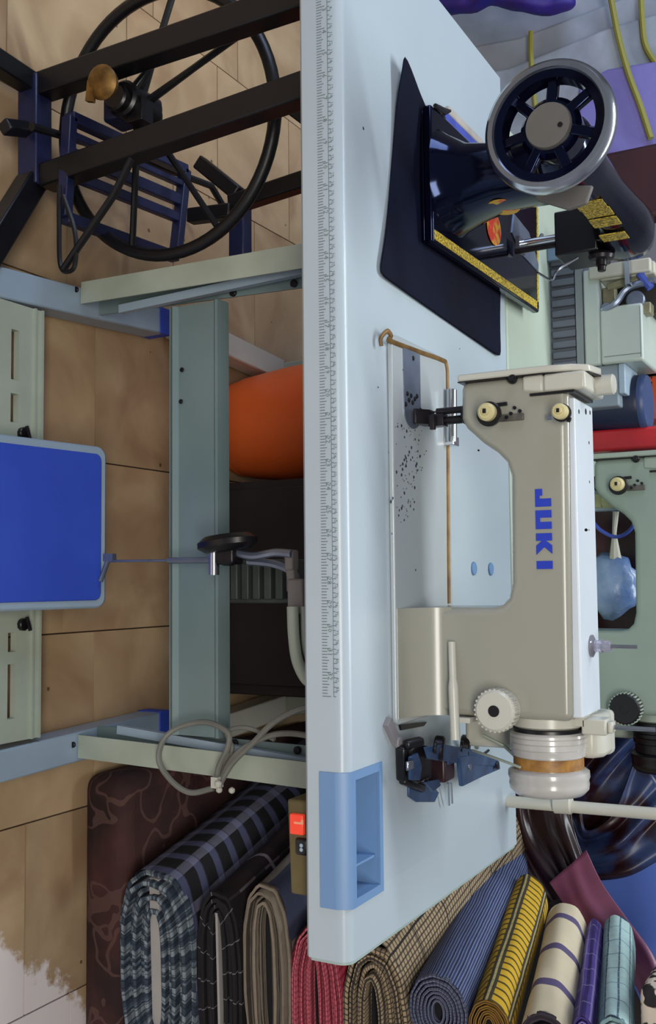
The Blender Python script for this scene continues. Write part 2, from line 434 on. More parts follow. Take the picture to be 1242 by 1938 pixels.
# slotted treadle bar between the feet
mb=MB(); xa,xb=.341,1.037; zc=.044
def barbox(x0_,x1_): mb.box((x0_,.205,zc),(x1_,.222,zc+.012))
slots=[(.452,.545),(.566,.61),(.855,.886),(.905,.985)]
ys=[(.13,.150,.012),(.150,.154,.016),(.154,.205,.012),(.222,.252,.012),(.252,.256,.017),(.256,.268,.012),(.268,.272,.017)]
for a,b,h in ys: mb.box((xa,a,zc),(xb,b,zc+h))
cur=xa
slots=[]
for u0_,u1_ in((628,722),(748,802),(1196,1232),(1255,1357)):
    slots.append((P(42,u0_,Z=zc+.012).x,P(42,u1_,Z=zc+.012).x))
for a,b in slots:
    mb.box((cur,.205,zc),(a,.222,zc+.012)); cur=b
mb.box((cur,.205,zc),(xb,.222,zc+.012))
tbar=obj('treadle_bar',mb,LEGM,tbl,smooth=0)
for px,py in((47,820),(47,1182)):
    q=P(px,py,Z=zc+.02); obj('hinge_screw',MB().disc(q-Vector((0,0,.008)),(0,0,1),.010,.009,10).tube([q+Vector((-.012,.004,0)),q+Vector((.01,.008,.004))],.003,8),DSTEEL,tbar)
# ------------------------------------------------------------ foot pedal
pd=thing('foot_pedal',(.7,.22,.07),'bright blue rectangular foot pedal with pale rounded rim under the table','pedal')
pz=lambda y:.075+(y-.05)*.14
def pslab(x0,x1,y0,y1,r,h0,h1):
    pts=[]
    for cx,cy,a0 in((x1-r,y1-r,0),(x0+r,y1-r,90),(x0+r,y0+r,180),(x1-r,y0+r,270)):
        for k in range(7):
            q=R(a0+15*k); pts.append((cx+r*math.cos(q),cy+r*math.sin(q)))
    return MB().prism([(x,y,pz(y)+h0) for x,y in pts],(0,0,h1-h0))
c1=P(190,848,Z=.118); c2=P(198,1150,Z=.118)
px0,px1,py1=c1.x,c2.x,c1.y
obj('rim',pslab(px0,px1,-.02,py1,.018,0,.016),PALEST,pd,bev=.004)
obj('rubber_pad',pslab(px0+.013,px1-.013,0,py1-.013,.012,.012,.0185),BLUEP,pd,bev=.0015,label='bright blue ribbed rubber pad')
obj('pedal_bracket',MB().box((px0+.05,.14,.058),(px0+.08,.2,pz(.15)+.001)).box((px1-.08,.14,.058),(px1-.05,.2,pz(.15)+.001)),LEGM,pd)
kn=P(186,1103,Z=.124)
obj('rod_knob',MB().sphere(kn,.006,12),BLACK,pd)
ra=P(204,1062,Y=.33); rb=P(400,1060,Y=.33)
mb=MB().tube([ra,ra.lerp(rb,.62)],.0022,8); mb.tube([ra.lerp(rb,.6),rb],.005,8)
mb.tube([ra,P(190,1100,Y=.325)],.004,8); mb.cb(ra+Vector((-.006,0,.004)),(.012,.01,.02))
obj('pitman_rod',mb,STEEL,pd)
# ------------------------------------------------------------ clutch motor hung below the table
mt=thing('clutch_motor',(.8,.42,.35),'dark grey finned clutch motor with lever hanging under the table','motor')
y_=.44
a=P(430,1060,Y=y_); b=P(548,1142,Y=y_)
mb=MB().box((a.x,y_,a.z),(b.x,y_+.09,a.z+.012)).box((a.x,y_,b.z-.012),(b.x,y_+.09,b.z)).box((a.x,y_+.012,a.z),(b.x,y_+.09,b.z))
zlo,zhi=min(a.z,b.z),max(a.z,b.z)
mb=MB().box((a.x,y_+.014,zlo),(b.x,y_+.10,zhi)).box((b.x-.008,y_,zlo),(b.x,y_+.02,zhi)).box((a.x,y_,zlo),(a.x+.008,y_+.02,zhi))
obj('motor_housing',mb,mat('dark_grey_casting',(70,76,72),.55,c2=(56,62,58),scale=20),mt,bev=.003)
for k in range(5):
    z=zlo+.008+(zhi-zlo-.02)*k/4.6
    obj('fin',MB().box((a.x+.006,y_-.004,z),(b.x-.006,y_+.016,z+.014)),MC['dark_grey_casting'],mt,bev=.002)
# hidden main body and hanger
obj('motor_body',MB().lathe([(.03,0),(.062,.01),(.07,.03),(.07,.11),(.06,.13),(.02,.14)],(.80,.47,.60),(1,0,0),28).box((.80,.44,.64),(.93,.5,z0)),BLACK,mt)
# oval pad seen edge on + bracket
c=P(430,1028,Y=.30)
pad=MB().lathe([(.0,-.013),(.026,-.012),(.034,-.004),(.034,.004),(.026,.011),(.0,.013)],(0,0,0),(0,0,1),28)
Mx=Matrix.Translation(c)@Euler((R(0),R(84),0)).to_matrix().to_4x4()@Matrix.Diagonal((1.45,1,1,1))
for v in pad.v: v.xyz=Mx@v
kl=thing('knee_lifter',(.75,.3,.3),'black oval knee lifter pad with cream bent rod, below the tabletop','knee lifter')
obj('pad',pad,BLACK,kl)
c2=P(415,1050,Y=.31)
obj('clamp',MB().cb(c2+Vector((0,0,.012)),(.03,.03,.045)).cb(P(432,1062,Y=.31),(.014,.014,.02)),DSTEEL,kl,bev=.004)
obj('pad_screw',MB().tube([P(405,1045,Y=.3),P(405,1088,Y=.3)],.008,10),CHROME,kl)
obj('lever_rod',MB().tube(bez([P(440,1045,Y=.31),P(480,1052,Y=.31),P(520,1046,Y=.31),P(552,1048,Y=.31)],8),.006,8).tube(bez([P(470,1062,Y=.33),P(520,1068,Y=.33),P(556,1085,Y=.33),P(564,1110,Y=.33)],8),.006,8),STEEL,kl)
obj('cast_bracket',MB().cb(P(552,1060,Y=.32),(.03,.02,.014)).cb(P(565,1128,Y=.32),(.05,.022,.026)).cb(P(553,1095,Y=.325),(.04,.016,.012)).beam(P(548,1045,Y=.32),P(560,1150,Y=.32),.014,.014),mat('grey_pink_casting',(132,126,124),.5,c2=(116,110,108),scale=14),kl,bev=.003)
obj('bent_rod',MB().tube(bez([P(554,1148,Y=.3),P(556,1200,Y=.3),P(563,1250,Y=.3),P(580,1285,Y=.3),P(600,1295,Y=.3)],8),.0085,10).tube(bez([P(574,1148,Y=.31),P(578,1230,Y=.31),P(600,1280,Y=.31)],8),.004,8),LEGM,kl)
# ------------------------------------------------------------ power switch under the table
sw=thing('switch_box',(1.09,.06,.64),'olive power switch box with red rocker under the table front','switch')
y_=.03
a=P(543,1512,Y=y_); b=P(550,1692,Y=y_)
mb=MB().prism([a,b,(b.x,y_,z0),(a.x,y_,z0)],(0,.07,0))
obj('box',mb,OLIVE,sw,bev=.003)
a1=P(552,1538,Y=y_); b1=P(578,1580,Y=y_)
rk=obj('rocker',MB().box((a1.x,y_-.005,a1.z),(b1.x,y_+.002,b1.z)),REDSW,sw,bev=.0015,label='red lit rocker')
g=P(565,1558,Y=y_-.006)
obj('rocker_mark',MB().box((g.x-.0012,y_-.0056,g.z-.006),(g.x+.0012,y_-.0048,g.z+.006)).box((g.x-.004,y_-.0056,g.z+.003),(g.x-.0012,y_-.0048,g.z+.006)),mat('pale_orange_mark',(255,170,130),.5),rk)
a1=P(561,1584,Y=y_); b1=P(585,1620,Y=y_)
sk=obj('socket',MB().box((a1.x,y_-.004,a1.z),(b1.x,y_+.002,b1.z)),BLACK,sw,bev=.004)
mb=MB()
for q in(1600,1608): mb.disc(P(571,q,Y=y_-.004),(0,-1,0),.0022,.0012,10)
obj('pin',mb,PALEST,sk)
# cables
cb_=thing('cable_loops',(1.05,.3,.3),'grey cable looped and tied around the right table leg','cable')
def cab(pts,r=.0045,y=.34): return MB().tube(bez([P(a_,b_,Y=q) for a_,b_,q in pts],10),r,8)
obj('cable',cab([(404,1492,.335),(360,1500,.33),(325,1478,.33),(301,1440,.33),(310,1400,.33),(340,1376,.34),(390,1367,.34),(430,1385,.335),(432,1412,.33),(415,1450,.33),(408,1490,.33)]),CABLE,cb_)
obj('cable',cab([(412,1492,.33),(440,1445,.33),(480,1405,.325),(515,1370,.32),(560,1345,.32),(600,1335,.32)]),CABLE,cb_)
obj('cable',cab([(420,1470,.335),(450,1425,.33),(500,1396,.33),(545,1388,.33),(600,1395,.33)]),CABLE,cb_)
obj('cable',cab([(418,1462,.34),(440,1420,.345),(430,1385,.35),(470,1378,.35),(520,1400,.35)],.0035),CABLE,cb_)
obj('cable_tie',MB().cb(P(411,1480,Y=.326),(.016,.016,.012)).sphere(P(415,1495,Y=.32),.005,8).sphere(P(439,1496,Y=.32),.005,8).sphere(P(413,1484,Y=.315),.006,8),CREAM2,cb_)
# ------------------------------------------------------------ lockstitch machine (built once, copied behind)
def lockstitch(label,cream,plate2,bedm):
    t=thing('lockstitch_machine',(.822,.165,.76),label,'sewing machine')
    B=.7665
    # bed
    pts=[];x0,x1,y0,y1=.500,.957,.112,.290
    for cx,cy,a0,r in((x1-.008,y1-.008,0,.008),(x0+.012,y1-.012,90,.012),(x0+.016,y0+.016,180,.016),(x1-.008,y0+.008,270,.008)):
        for k in range(7):
            q=R(a0+15*k); pts.append((cx+r*math.cos(q),cy+r*math.sin(q),.7602))
    bed=obj('bed',MB().prism(pts,(0,0,B-.7602)),bedm,t,bev=.0015)
    # arm, head and pillar in one casting
    ol=[(.556,.829),(.600,.828),(.611,.834),(.630,.854),(.643,.872),(.655,.883),(.672,.888),(.795,.886),(.812,.882),(.820,.874),(.823,.862),(.823,B),(.950,B),(.950,.953),(.60,.957),(.556,.957)]
    body=obj('arm_and_pillar',MB().prism([(x,.170,z) for x,z in ol],(0,.092,0)),cream,t,bev=.009,seg=4)
    pr=[(.172,B-.004)]+[(.172-.056*(1-math.cos(R(q))),B+.0003+.045*(1-math.sin(R(q)))) for q in range(0,91,10)]+[(.1135,B-.004)]
    obj('pillar_foot',MB().prism([(.8235,y,z) for y,z in pr],(.1265,0,0)),cream,t)
    obj('top_cover',MB().box((.585,.179,.950),(.946,.261,.9625)),TOPW if cream is CREAM else plate2,t,bev=.002,seg=3)
    # face plate at the needle end
    def fp(x0,x1,y0,s=1,top=.985):
        o_=[(y0,.827),(y0,.93),(y0+.006,.962),(y0+.02,top-.006),(y0+.05,top),(y0+.095,top-.012),(y0+.10,.9),(y0+.09,.827)]
        return MB().prism([(x0,y,z) for y,z in o_],(x1-x0,0,0))
    f1=obj('face_plate',fp(.5475,.556,.165),plate2,t,bev=.002)
    obj('plate_seam',fp(.556,.5572,.1655),BLACK,f1)
    obj('top_lug',MB().box((.557,.168,.930),(.578,.255,.978)).prism([(.557,.168,.905),(.575,.168,.905),(.578,.168,.93),(.557,.168,.93)],(0,.05,0)),plate2,t,bev=.003)
    obj('seam',MB().box((.5785,.166,.915),(.5815,.25,.966)),BLACK,t)
    k1=P(970,702,Y=.165)
    obj('plate_screw',MB().disc((.560,.168,k1.z),(0,-1,0),.0055,.005,14).disc((.5605,.164,k1.z+.0),(0,-1,0),.003,.004,10),BLACK,t)
    obj('top_knob',MB().disc((.566,.225,.972),(0,0,1),.012,.026,20),plate2,t)
    # needle bar, presser foot, plates
    mb=MB().tube([(.586,.185,.832),(.586,.185,.792)],.0042,12); mb.tube([(.597,.19,.830),(.597,.19,.800)],.0052,12)
    mb.disc((.592,.187,.826),(0,0,1),.012,.006,16)
    obj('needle_bar',mb,DSTEEL,t)
    obj('presser_foot',MB().box((.589,.180,.782),(.604,.196,.802)).prism([(.583,.165,B+.003),(.583,.165,B+.006),(.583,.182,B+.018),(.583,.196,B+.018),(.583,.198,B+.004)],(.018,0,0)).tube([(.586,.185,.795),(.586,.185,B)],.0012,6).cb((.600,.176,.79),(.018,.006,.006)),DSTEEL,t,bev=.001)
    pl=[]; 
    ya,yb,xa,xb=.143,.192,.511,.606
    for k in range(-6,7):
        q=R(15*k); pl.append((xb-.02+(.021)*math.cos(q)*1.0,(ya+yb)/2+(yb-ya)/2*math.sin(q),B-.0005))
    pl+=[(xa,yb,B-.0005),(xa,ya,B-.0005)]
    sp=obj('slide_plate',MB().prism(pl,(0,0,.0018)),STEEL,t,label='blue-grey steel slide plate')
    mb=MB()
    for px,py in((783,678),(772,745),(779,749),(786,755),(775,757),(790,750),(782,762),(769,765),(797,776)):
        q=P(px,py,Z=B+.002); mb.lathe([(.0032,-.0004),(.002,.0008)],q,(0,0,1),8)
    obj('plate_screw_hole',mb,BLACK,sp)
    # tension discs
    def knob(c,r,ring):
        q=obj('tension_knob',MB().disc(c,(0,-1,0),r,.016,24,.25).disc(c+Vector((0,-.016,0)),(0,-1,0),r*.45,.003,16),mat('ivory_knob',(208,196,146),.4,c2=(190,176,128),scale=20),t)
        obj('disc_spring',MB().disc(c+Vector((ring*.35,.0,0)),(0,-1,0),r+ring,.006,24),BLACK,q)
        obj('knob_slot',MB().cb(c+Vector((0,-.0195,0)),(r*.5,.002,r*.35)),BLACK,q)
        return q
    knob(P(925,781,Y=.150)+Vector((0,.005,0)),.0105,.004)
    knob(P(1063,780,Y=.152)+Vector((0,.005,0)),.0088,.0015)
    obj('thread_guide',MB().tube([P(1063,790,Y=.158),P(1080,795,Y=.158)],.003,8),DSTEEL,t)
    obj('thread_guide',MB().tube([P(1045,790,Y=.160),P(1036,791,Y=.160)],.0025,8),STEEL,t)
    obj('guide_plate',MB().cb(P(968,790,Y=.167),(.008,.004,.030)),mat('dull_guide_steel',(120,116,108),.4,metal=.4,c2=(70,66,64),scale=60),t,bev=.0008)
    obj('check_spring',MB().beam(P(932,768,Y=.166),P(960,764,Y=.166),.004,.004),BLACK,t)
    mb=MB()
    for px,py in((975,772),(968,783),(960,790),(985,778)): mb.disc(P(px,py,Y=.166),(0,-1,0),.0022,.002,8)
    mb.disc(P(905,852,Y=.168)+Vector((0,.003,0)),(0,-1,0),.0012,.002,8)
    for px,py in((970,1345),(1110,1003)): mb.disc(P(px,py,Y=.1695),(0,-1,0),.0018,.0015,8)
    for px,py,r in((1096,779,.003),(1109,779,.0042),(1117,781,.003),(1115,838,.0022),(1116,912,.0018),(1115,1003,.0012)):
        q=P(px,py,Z=.9625); mb.lathe([(r,0),(r*.9,.0006)],(q.x,min(q.y,.255),.9621),(0,0,1),10)
    obj('oil_hole',mb,BLACK,t)['kind']='stuff'
    # stitch dial
    c=P(935,1346,Y=.145); c.y=.171
    mb=MB().disc(c,(0,-1,0),.0235,.026,40,.12)
    dl=obj('stitch_dial',mb,plate2,t)
    for k in range(28):
        q=2*math.pi*k/28; e=c+Vector((math.cos(q)*.0235,-.016,math.sin(q)*.0235))
        if k==0: mbt=MB()
        mbt.cb(e,(.0022,.016,.0022))
    obj('knurling',mbt,plate2,dl)
    obj('dial_hub',MB().disc(c+Vector((0,-.0255,0)),(0,-1,0),.0065,.002,16),BLACK,dl)
    # reverse lever lying along the pillar
    obj('reverse_lever',MB().tube(bez([P(855,1215,Y=.166),P(858,1300,Y=.160),P(862,1400,Y=.158)],6),[.0045]*6+[.006]*7,10).box((.951,.165,.812),(.957,.2,.835)),plate2,t)
    obj('cast_mark',MB().tube([P(789,1246,Y=.169),P(789,1312,Y=.169)],.0009,6).tube([P(800,1240,Y=.169),P(800,1310,Y=.169)],.0007,6),cream,t)
    # top pins
    q=P(1122,1222,Z=.963); q=Vector((q.x,.225,.9625))
    sp_=obj('thread_post',MB().lathe([(.013,0),(.013,.002),(.007,.005),(.0065,.010),(.0085,.011),(.0085,.013),(.0065,.014),(.0065,.022),(.003,.023)],q,(0,0,1),20),CLEAR,t,label='clear plastic thread post')
    obj('post_pin',MB().tube([q,q+Vector((0,0,.052))],.0022,8),CHROME,sp_)
    # right end: collar, cover, hand wheel
    y_=.218; zc_=.911
    obj('shaft_collar',MB().lathe([(.036,0),(.042,.003),(.042,.013),(.037,.016)],(.947,y_,zc_),(1,0,0),36).box((.944,.2,.93),(.958,.262,.958)),plate2,t)
    bc=[(.262,.79),(.262,.955),(.272,.972),(.292,.972),(.302,.95),(.305,.79)]
    obj('belt_cover',MB().prism([(.948,y,z) for y,z in bc],(.052,0,0)).prism([(.948,y,z) for y,z in((.225,.945),(.225,.962),(.24,.972),(.28,.972),(.28,.945))],(.05,0,0)),plate2,t,bev=.006,seg=3)
    sb=obj('spool_bracket',MB().box((.949,.20,.955),(.967,.228,.983)).box((.952,.205,.983),(.965,.222,.989)),plate2,t,bev=.002)
    obj('spool_pin',MB().tube([(.9585,.213,.985),(.9585,.213,1.034)],.0026,8),CHROME,sb)
    hw=obj('hand_wheel',MB().lathe([(.02,0),(.040,.0),(.0435,.003),(.0438,.006),(.0428,.0065),(.0438,.0075),(.0440,.012),(.0430,.0125),(.0440,.0135),(.0438,.019),(.0428,.0195),(.0436,.0205),(.0425,.026),(.0425,.028),(.0395,.029),(.0395,.043),(.0435,.044),(.0465,.046),(.0470,.052),(.0455,.056),(.0462,.060),(.0455,.066),(.040,.072),(.03,.074),(.012,.0745)],(.9665,y_,zc_),(1,0,0),56),WHEELP,t)
    obj('wheel_gap',MB().lathe([(.038,0),(.041,.001),(.041,.0045),(.038,.0055)],(.9625,y_,zc_),(1,0,0),40),BLACK,hw)
    obj('worn_track',MB().lathe([(.0400,0),(.0404,.0005),(.0404,.0125),(.0400,.013)],(.9960,y_,zc_),(1,0,0),56),WORN,hw,label='brown worn belt track')
    mb=MB()
    for s_,yy in((-1,.181),(1,.256)):
        mb.tube([(1.0025,yy,zc_-.008),(1.0015,yy+.003*s_,.80),(1.001,yy,.745)],.0026,8)
    return t
m1=lockstitch('cream lockstitch sewing machine with blue lettering, standing on the near table',CREAM,CREAM2,BEDM)
# lettering on the arm (raised blue print)
mb=MB(); xL=P(1026,925,Y=.168).x; xR=P(1026,1077,Y=.168).x; zb_=.9175; hh=.0185
def poly(pts,ox,sw_): mb.prism([(ox+a*sw_,.1692,zb_+b*hh) for a,b in pts],(0,-.0005,0))
wt=xR-xL; cw=wt*.235
poly([(.55,1),(1,1),(1,.0),(0,0),(0,.45),(.38,.45),(.38,.28),(.55,.28)],xL,cw*.95)
ox=xL+wt*.268
poly([(0,1),(.40,1),(.40,.28),(.62,.28),(.62,1),(1,1),(1,0),(0,0)],ox,cw)
ox=xL+wt*.555
poly([(0,1),(.38,1),(.38,.62),(.62,1),(1.05,1),(.70,.5),(1.08,0),(.62,0),(.38,.36),(.38,0),(0,0)],ox,cw*1.05)
ox=xL+wt*.90
poly([(0,1),(1,1),(1,0),(0,0)],ox,wt*.10)
obj('lettering',mb,LOGOB,m1,smooth=0,label='bold blue block lettering')
# brown gasket line, hook and slide bar on the near machine
B=.7665
zg=B+.0008
pth=[P(722,655,Z=zg),P(721,640,Z=zg),P(733,627,Z=zg+.004),P(741,637,Z=zg+.003),P(738,645,Z=zg),P(790,665,Z=zg),P(835,681,Z=zg),P(845,692,Z=zg),P(847,740,Z=zg),P(848,900,Z=zg),P(849,1060,Z=zg),P(850,1142,Z=zg)]
obj('bed_gasket',MB().tube(bez(pth,5),.0032,8,flat=.6),BRASS,m1,label='rusty brass line around the bed')
a=P(853,738,Z=TT+.012); b=P(853,838,Z=TT+.012)
obj('hinge_sleeve',MB().tube([a,b],.0085,16).cb(a.lerp(b,.97)+Vector((0,.003,0)),(.012,.02,.014)),CHROME,m1,bev=.001)
a=P(732,1365,Z=TT+.003); b=P(750,1405,Z=TT+.003)
obj('bed_corner_tab',MB().beam(a,b,.012,.008).disc(b,(0,0,1),.007,.006,14),mat('grey_rubber',(134,130,134),.6),m1,bev=.002)
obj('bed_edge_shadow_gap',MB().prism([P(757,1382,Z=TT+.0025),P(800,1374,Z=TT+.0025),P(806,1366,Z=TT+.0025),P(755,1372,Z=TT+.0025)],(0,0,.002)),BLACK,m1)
mb=MB()
for _ in range(110):
    t_=random.random(); py=800+175*t_+random.gauss(0,8); px=770+random.gauss(0,14)+8*math.sin(t_*5)
    if px<735 or px>838: continue
    r=random.choice((.0006,.0008,.0011,.0016,.0022)) 
    q=P(px,py,Z=B+.0003); mb.lathe([(r,-.0002),(r*.7,.0003)],q,(0,0,1),7)
for px,py,r in((771,1179,.0028),(787,1079,.0014),(742,1010,.001),(763,700,.001),(716,733,.0012)):
    q=P(px,py,Z=B+.0003); mb.lathe([(r,-.0002),(r*.7,.0003)],q,(0,0,1),8)
o=obj('oil_speck',mb,SPECK,m1); o['kind']='stuff'
for px,py in((895,1076),(927,1077)): obj('table_button',MB().disc(P(px,py,Z=TT-.001),(0,0,1),.0095,.0035,20,.3),TRAYB,tbl,label='pale blue round plug')
# machine behind: larger copy, greener enamel
m2=lockstitch('sage green lockstitch machine on the rear table, half hidden behind the cream one',SAGE,mat('sage_plate',(160,172,158),.35,c2=(146,158,146),scale=8),SAGE)
m2.scale=(1.09,1.09,1.09); m2.location=(.878,.775,.757)
for ch in m2.children:
    if ch.name.startswith('hand_wheel'):
        ch.data.materials[0]=BLACK
        for q in ch.children: q.data.materials[0]=BLACK
    if ch.name.startswith('stitch_dial'): ch.data.materials[0]=BLACK; ch.children[0].data.materials[0]=BLACK
# ------------------------------------------------------------ bobbin winder on the table
bw=thing('bobbin_winder',(1.03,.2,TT),'dark blue-grey steel bobbin winder on the table beside the hand wheel','bobbin winder')
TP=TT
def W(px,py,h): return P(px,py,Z=TP+h)
BST=mat('blued_steel',(64,92,134),.35,metal=.3,c2=(40,58,92),scale=30)
obj('base_plate',MB().prism([W(775,1478,.003),W(800,1470,.003),W(832,1500,.003),W(824,1518,.003),W(790,1518,.003),W(775,1508,.003)],(0,0,-.003)),BST,bw,bev=.001)
obj('side_plate',MB().prism([W(862,1432,.03),W(868,1488,.022),W(905,1470,.022),W(940,1455,.022),W(938,1440,.028),W(900,1425,.03)],(0,.0,.006)).box(W(812,1425,.0),W(858,1445,.026)),BST,bw,bev=.0015)
obj('bracket',MB().prism([W(764,1420,.01),W(780,1408,.02),W(806,1412,.02),W(806,1470,.01),W(780,1482,.01),W(766,1470,.01)],(0,0,.008)).beam(W(800,1425,.01),W(800,1480,.008),.008,.014),DSTEEL,bw,bev=.0015)
obj('spring_strip',MB().beam(W(797,1425,.02),W(800,1478,.016),.003,.004),mat('pale_pink_steel',(196,172,172),.3,metal=.6),bw)
for px,py in((822,1415),(872,1412)):
    obj('friction_wheel',MB().disc(W(px,py,.022),(.1,.3,1),.015,.012,24).disc(W(px,py,.034),(.1,.3,1),.007,.003,16),DSTEEL,bw)
obj('spindle_block',MB().cb(W(835,1450,.012),(.034,.034,.024)),mat('dark_maroon_casting',(52,22,28),.4,c2=(34,16,22),scale=20),bw,bev=.003)
obj('fork_pin',MB().tube([W(848,1482,.014),W(850,1524,.01)],.0014,6).tube([W(854,1482,.014),W(856,1520,.01)],.0014,6).disc(W(887,1452,.031),(0,0,1),.004,.003,12),CHROME,bw)
obj('frame_bar',MB().beam(W(762,1412,.012),W(762,1476,.006),.012,.012).beam(W(762,1476,.006),W(800,1492,.004),.010,.010).beam(W(766,1410,.016),W(800,1402,.03),.010,.012),BLACK,bw,bev=.003)
obj('latch',MB().prism([W(772,1432,.022),W(786,1424,.024),W(794,1450,.022),W(790,1476,.018),W(772,1476,.016)],(0,0,.004)),BST,bw,bev=.001)
obj('top_plate',MB().prism([W(800,1414,.030),W(835,1408,.034),W(890,1418,.036),W(940,1438,.032),W(938,1450,.030),W(890,1448,.03),W(806,1436,.026)],(0,0,.003)),BST,bw,bev=.001)
obj('lever_foot',MB().prism([W(800,1480,.02),W(826,1474,.022),W(830,1486,.02),W(815,1498,.016)],(0,0,.004)),BST,bw,bev=.001)
obj('bright_clip',MB().cb(W(776,1448,.028),(.010,.016,.003)),CHROME,bw,bev=.001)
obj('tip_screw',MB().disc(W(935,1448,.03),(0,0,1),.005,.006,12).tube([W(925,1420,.034),W(912,1430,.034)],.0018,6),BLACK,bw)
obj('drive_strand',MB().tube([P(915,1392,Y=.24),P(955,1412,Y=.235),P(985,1440,Y=.19)],.0022,6),LEGM,m1)
obj('drive_strand',MB().tube([P(895,1420,Y=.24),P(930,1432,Y=.2),P(985,1452,Y=.18)],.0016,6),LEGM,m1)
obj('guard_post',MB().tube([P(903,1380,Z=TT+.03),P(903,1414,Z=TT+.02)],.004,8),LEGM,m1)
# ------------------------------------------------------------ thread stand pole
ts=thing('thread_stand',(1.116,.508,TT),'cream thread stand pole clamped at the table back corner','thread stand')
a=P(955,1516,Y=.508); b=P(1250,1541,Y=.508); dr=(b-a)
obj('pole',MB().tube([a-dr*.02,b+dr*1.2],.0085,20),CREAM2,ts)
obj('pole_collar',MB().tube([P(1050,1521,Y=.503),P(1082,1523,Y=.503)],.0135,20).cb(P(1066,1500,Y=.505),(.022,.016,.022)),CREAM2,ts,bev=.001)
obj('pole_nut',MB().disc(a-Vector((0,0,.004)),(0,0,1),.013,.007,20),DSTEEL,ts)
# ------------------------------------------------------------ navy cloth mat under the black machine
c=[(.146,.139),(.437,.083),(.456,.512),(.165,.53)]
rows=[];n=14
for i in range(n+1):
    v=i/n; row=[]
    for j in range(n+1):
        u=j/n
        x=(c[0][0]*(1-u)+c[1][0]*u)*(1-v)+(c[3][0]*(1-u)+c[2][0]*u)*v
        y=(c[0][1]*(1-u)+c[1][1]*u)*(1-v)+(c[3][1]*(1-u)+c[2][1]*u)*v
        # corner pulled to a point, waist on the left side
        pinch=math.exp(-((u)**2)/.02)*math.exp(-((v)**2)/.03)
        x+=.04*math.exp(-(u/.3)**2)*math.sin(math.pi*min(1,v*1.3))*.9
        y+=.015*math.sin(math.pi*u)*(1-v)
        z=TT+.0035+.012*pinch+.0012*math.sin(u*9+v*4)
        row.append(Vector((x,y,z)))
    rows.append(row)
mt_=obj('cloth_mat',MB().grid(rows),MATBLUE,solid=.003,subs=1,smooth=180)
tag(mt_,'dark navy cloth mat with pointed corner under the black sewing machine','mat')
# folded blue cloth with pale binding, left of the black machine
fc=thing('folded_blue_cloth',(.15,.3,TT),'small folded blue cloth with pale binding left of the black machine','cloth')
zz=TT+.006
obj('blue_fold',MB().prism([P(818,210,Z=zz),P(850,212,Z=zz),P(905,272,Z=zz),P(818,285,Z=zz)],(0,0,.006)),mat('royal_blue_cloth',(66,82,176),.8,c2=(52,64,150),scale=30,bump=.2),fc,bev=.002)
obj('binding',MB().beam(P(846,208,Z=zz+.004),P(912,274,Z=zz+.004),.012,.007),mat('pale_binding_cloth',(176,168,160),.8,scale=30),fc,bev=.002)
obj('clip',MB().tube([P(824,200,Z=zz+.02),P(838,212,Z=zz+.016),P(852,210,Z=zz+.018)],[.003,.006,.002],8).tube([P(832,212,Z=zz+.016),P(838,228,Z=zz+.008)],.005,8),BLACK,fc)
# ------------------------------------------------------------ black domestic machine
bk=thing('black_sewing_machine',(.28,.38,TT),'black enamel domestic sewing machine with gold decals and chrome-rimmed hand wheel','sewing machine')
zt=.784
A0=P(820,457,Z=zt); A1=P(1021,592,Z=zt); A2=P(1021,383,Z=zt); A3=Vector((A0.x-.178,A0.y,zt))
A2=Vector((A1.x-.180,A1.y+.01,zt))
bd=obj('bed',MB().prism([A0,A1,A2,A3],(0,0,-.012)),JAPAN,bk,bev=.003)
def ins(p,k): 
    cc=(A0+A1+A2+A3)/4; d=cc-p; return p+Vector((math.copysign(k,d.x),math.copysign(k,d.y),0))
obj('base',MB().prism([ins(A0,.004)-Vector((0,0,.012)),ins(A1,.004)-Vector((0,0,.012)),ins(A2,.004)-Vector((0,0,.012)),ins(A3,.004)-Vector((0,0,.012))],(0,0,-(zt-.012-TT-.006))),JAPAN,bk,bev=.002)
def strip(p,q,w_,inset,z=zt+.0006):
    p=Vector(p);q=Vector(q);d=(q-p).normalized();nn=Vector((-d.y,d.x,0)); cc=(A0+A1+A2+A3)/4
    if (cc-p).dot(nn)<0: nn=-nn
    a_=p+nn*inset+d*.004; b_=q+nn*inset-d*.004
    return MB().prism([(a_.x,a_.y,z),(b_.x,b_.y,z),(b_.x+nn.x*w_,b_.y+nn.y*w_,z),(a_.x+nn.x*w_,a_.y+nn.y*w_,z)],(0,0,-.0005))
mb=strip(A0,A1,.0125,.004); m_2=strip(A1,A2,.008,.004); mb.add(m_2.v,m_2.f)
obj('gold_border',mb,GOLD,bd,smooth=0,label='gold decal border along the bed edge')
OFF=Vector((-.008,.032,-.010)); K0=len(D.objects)
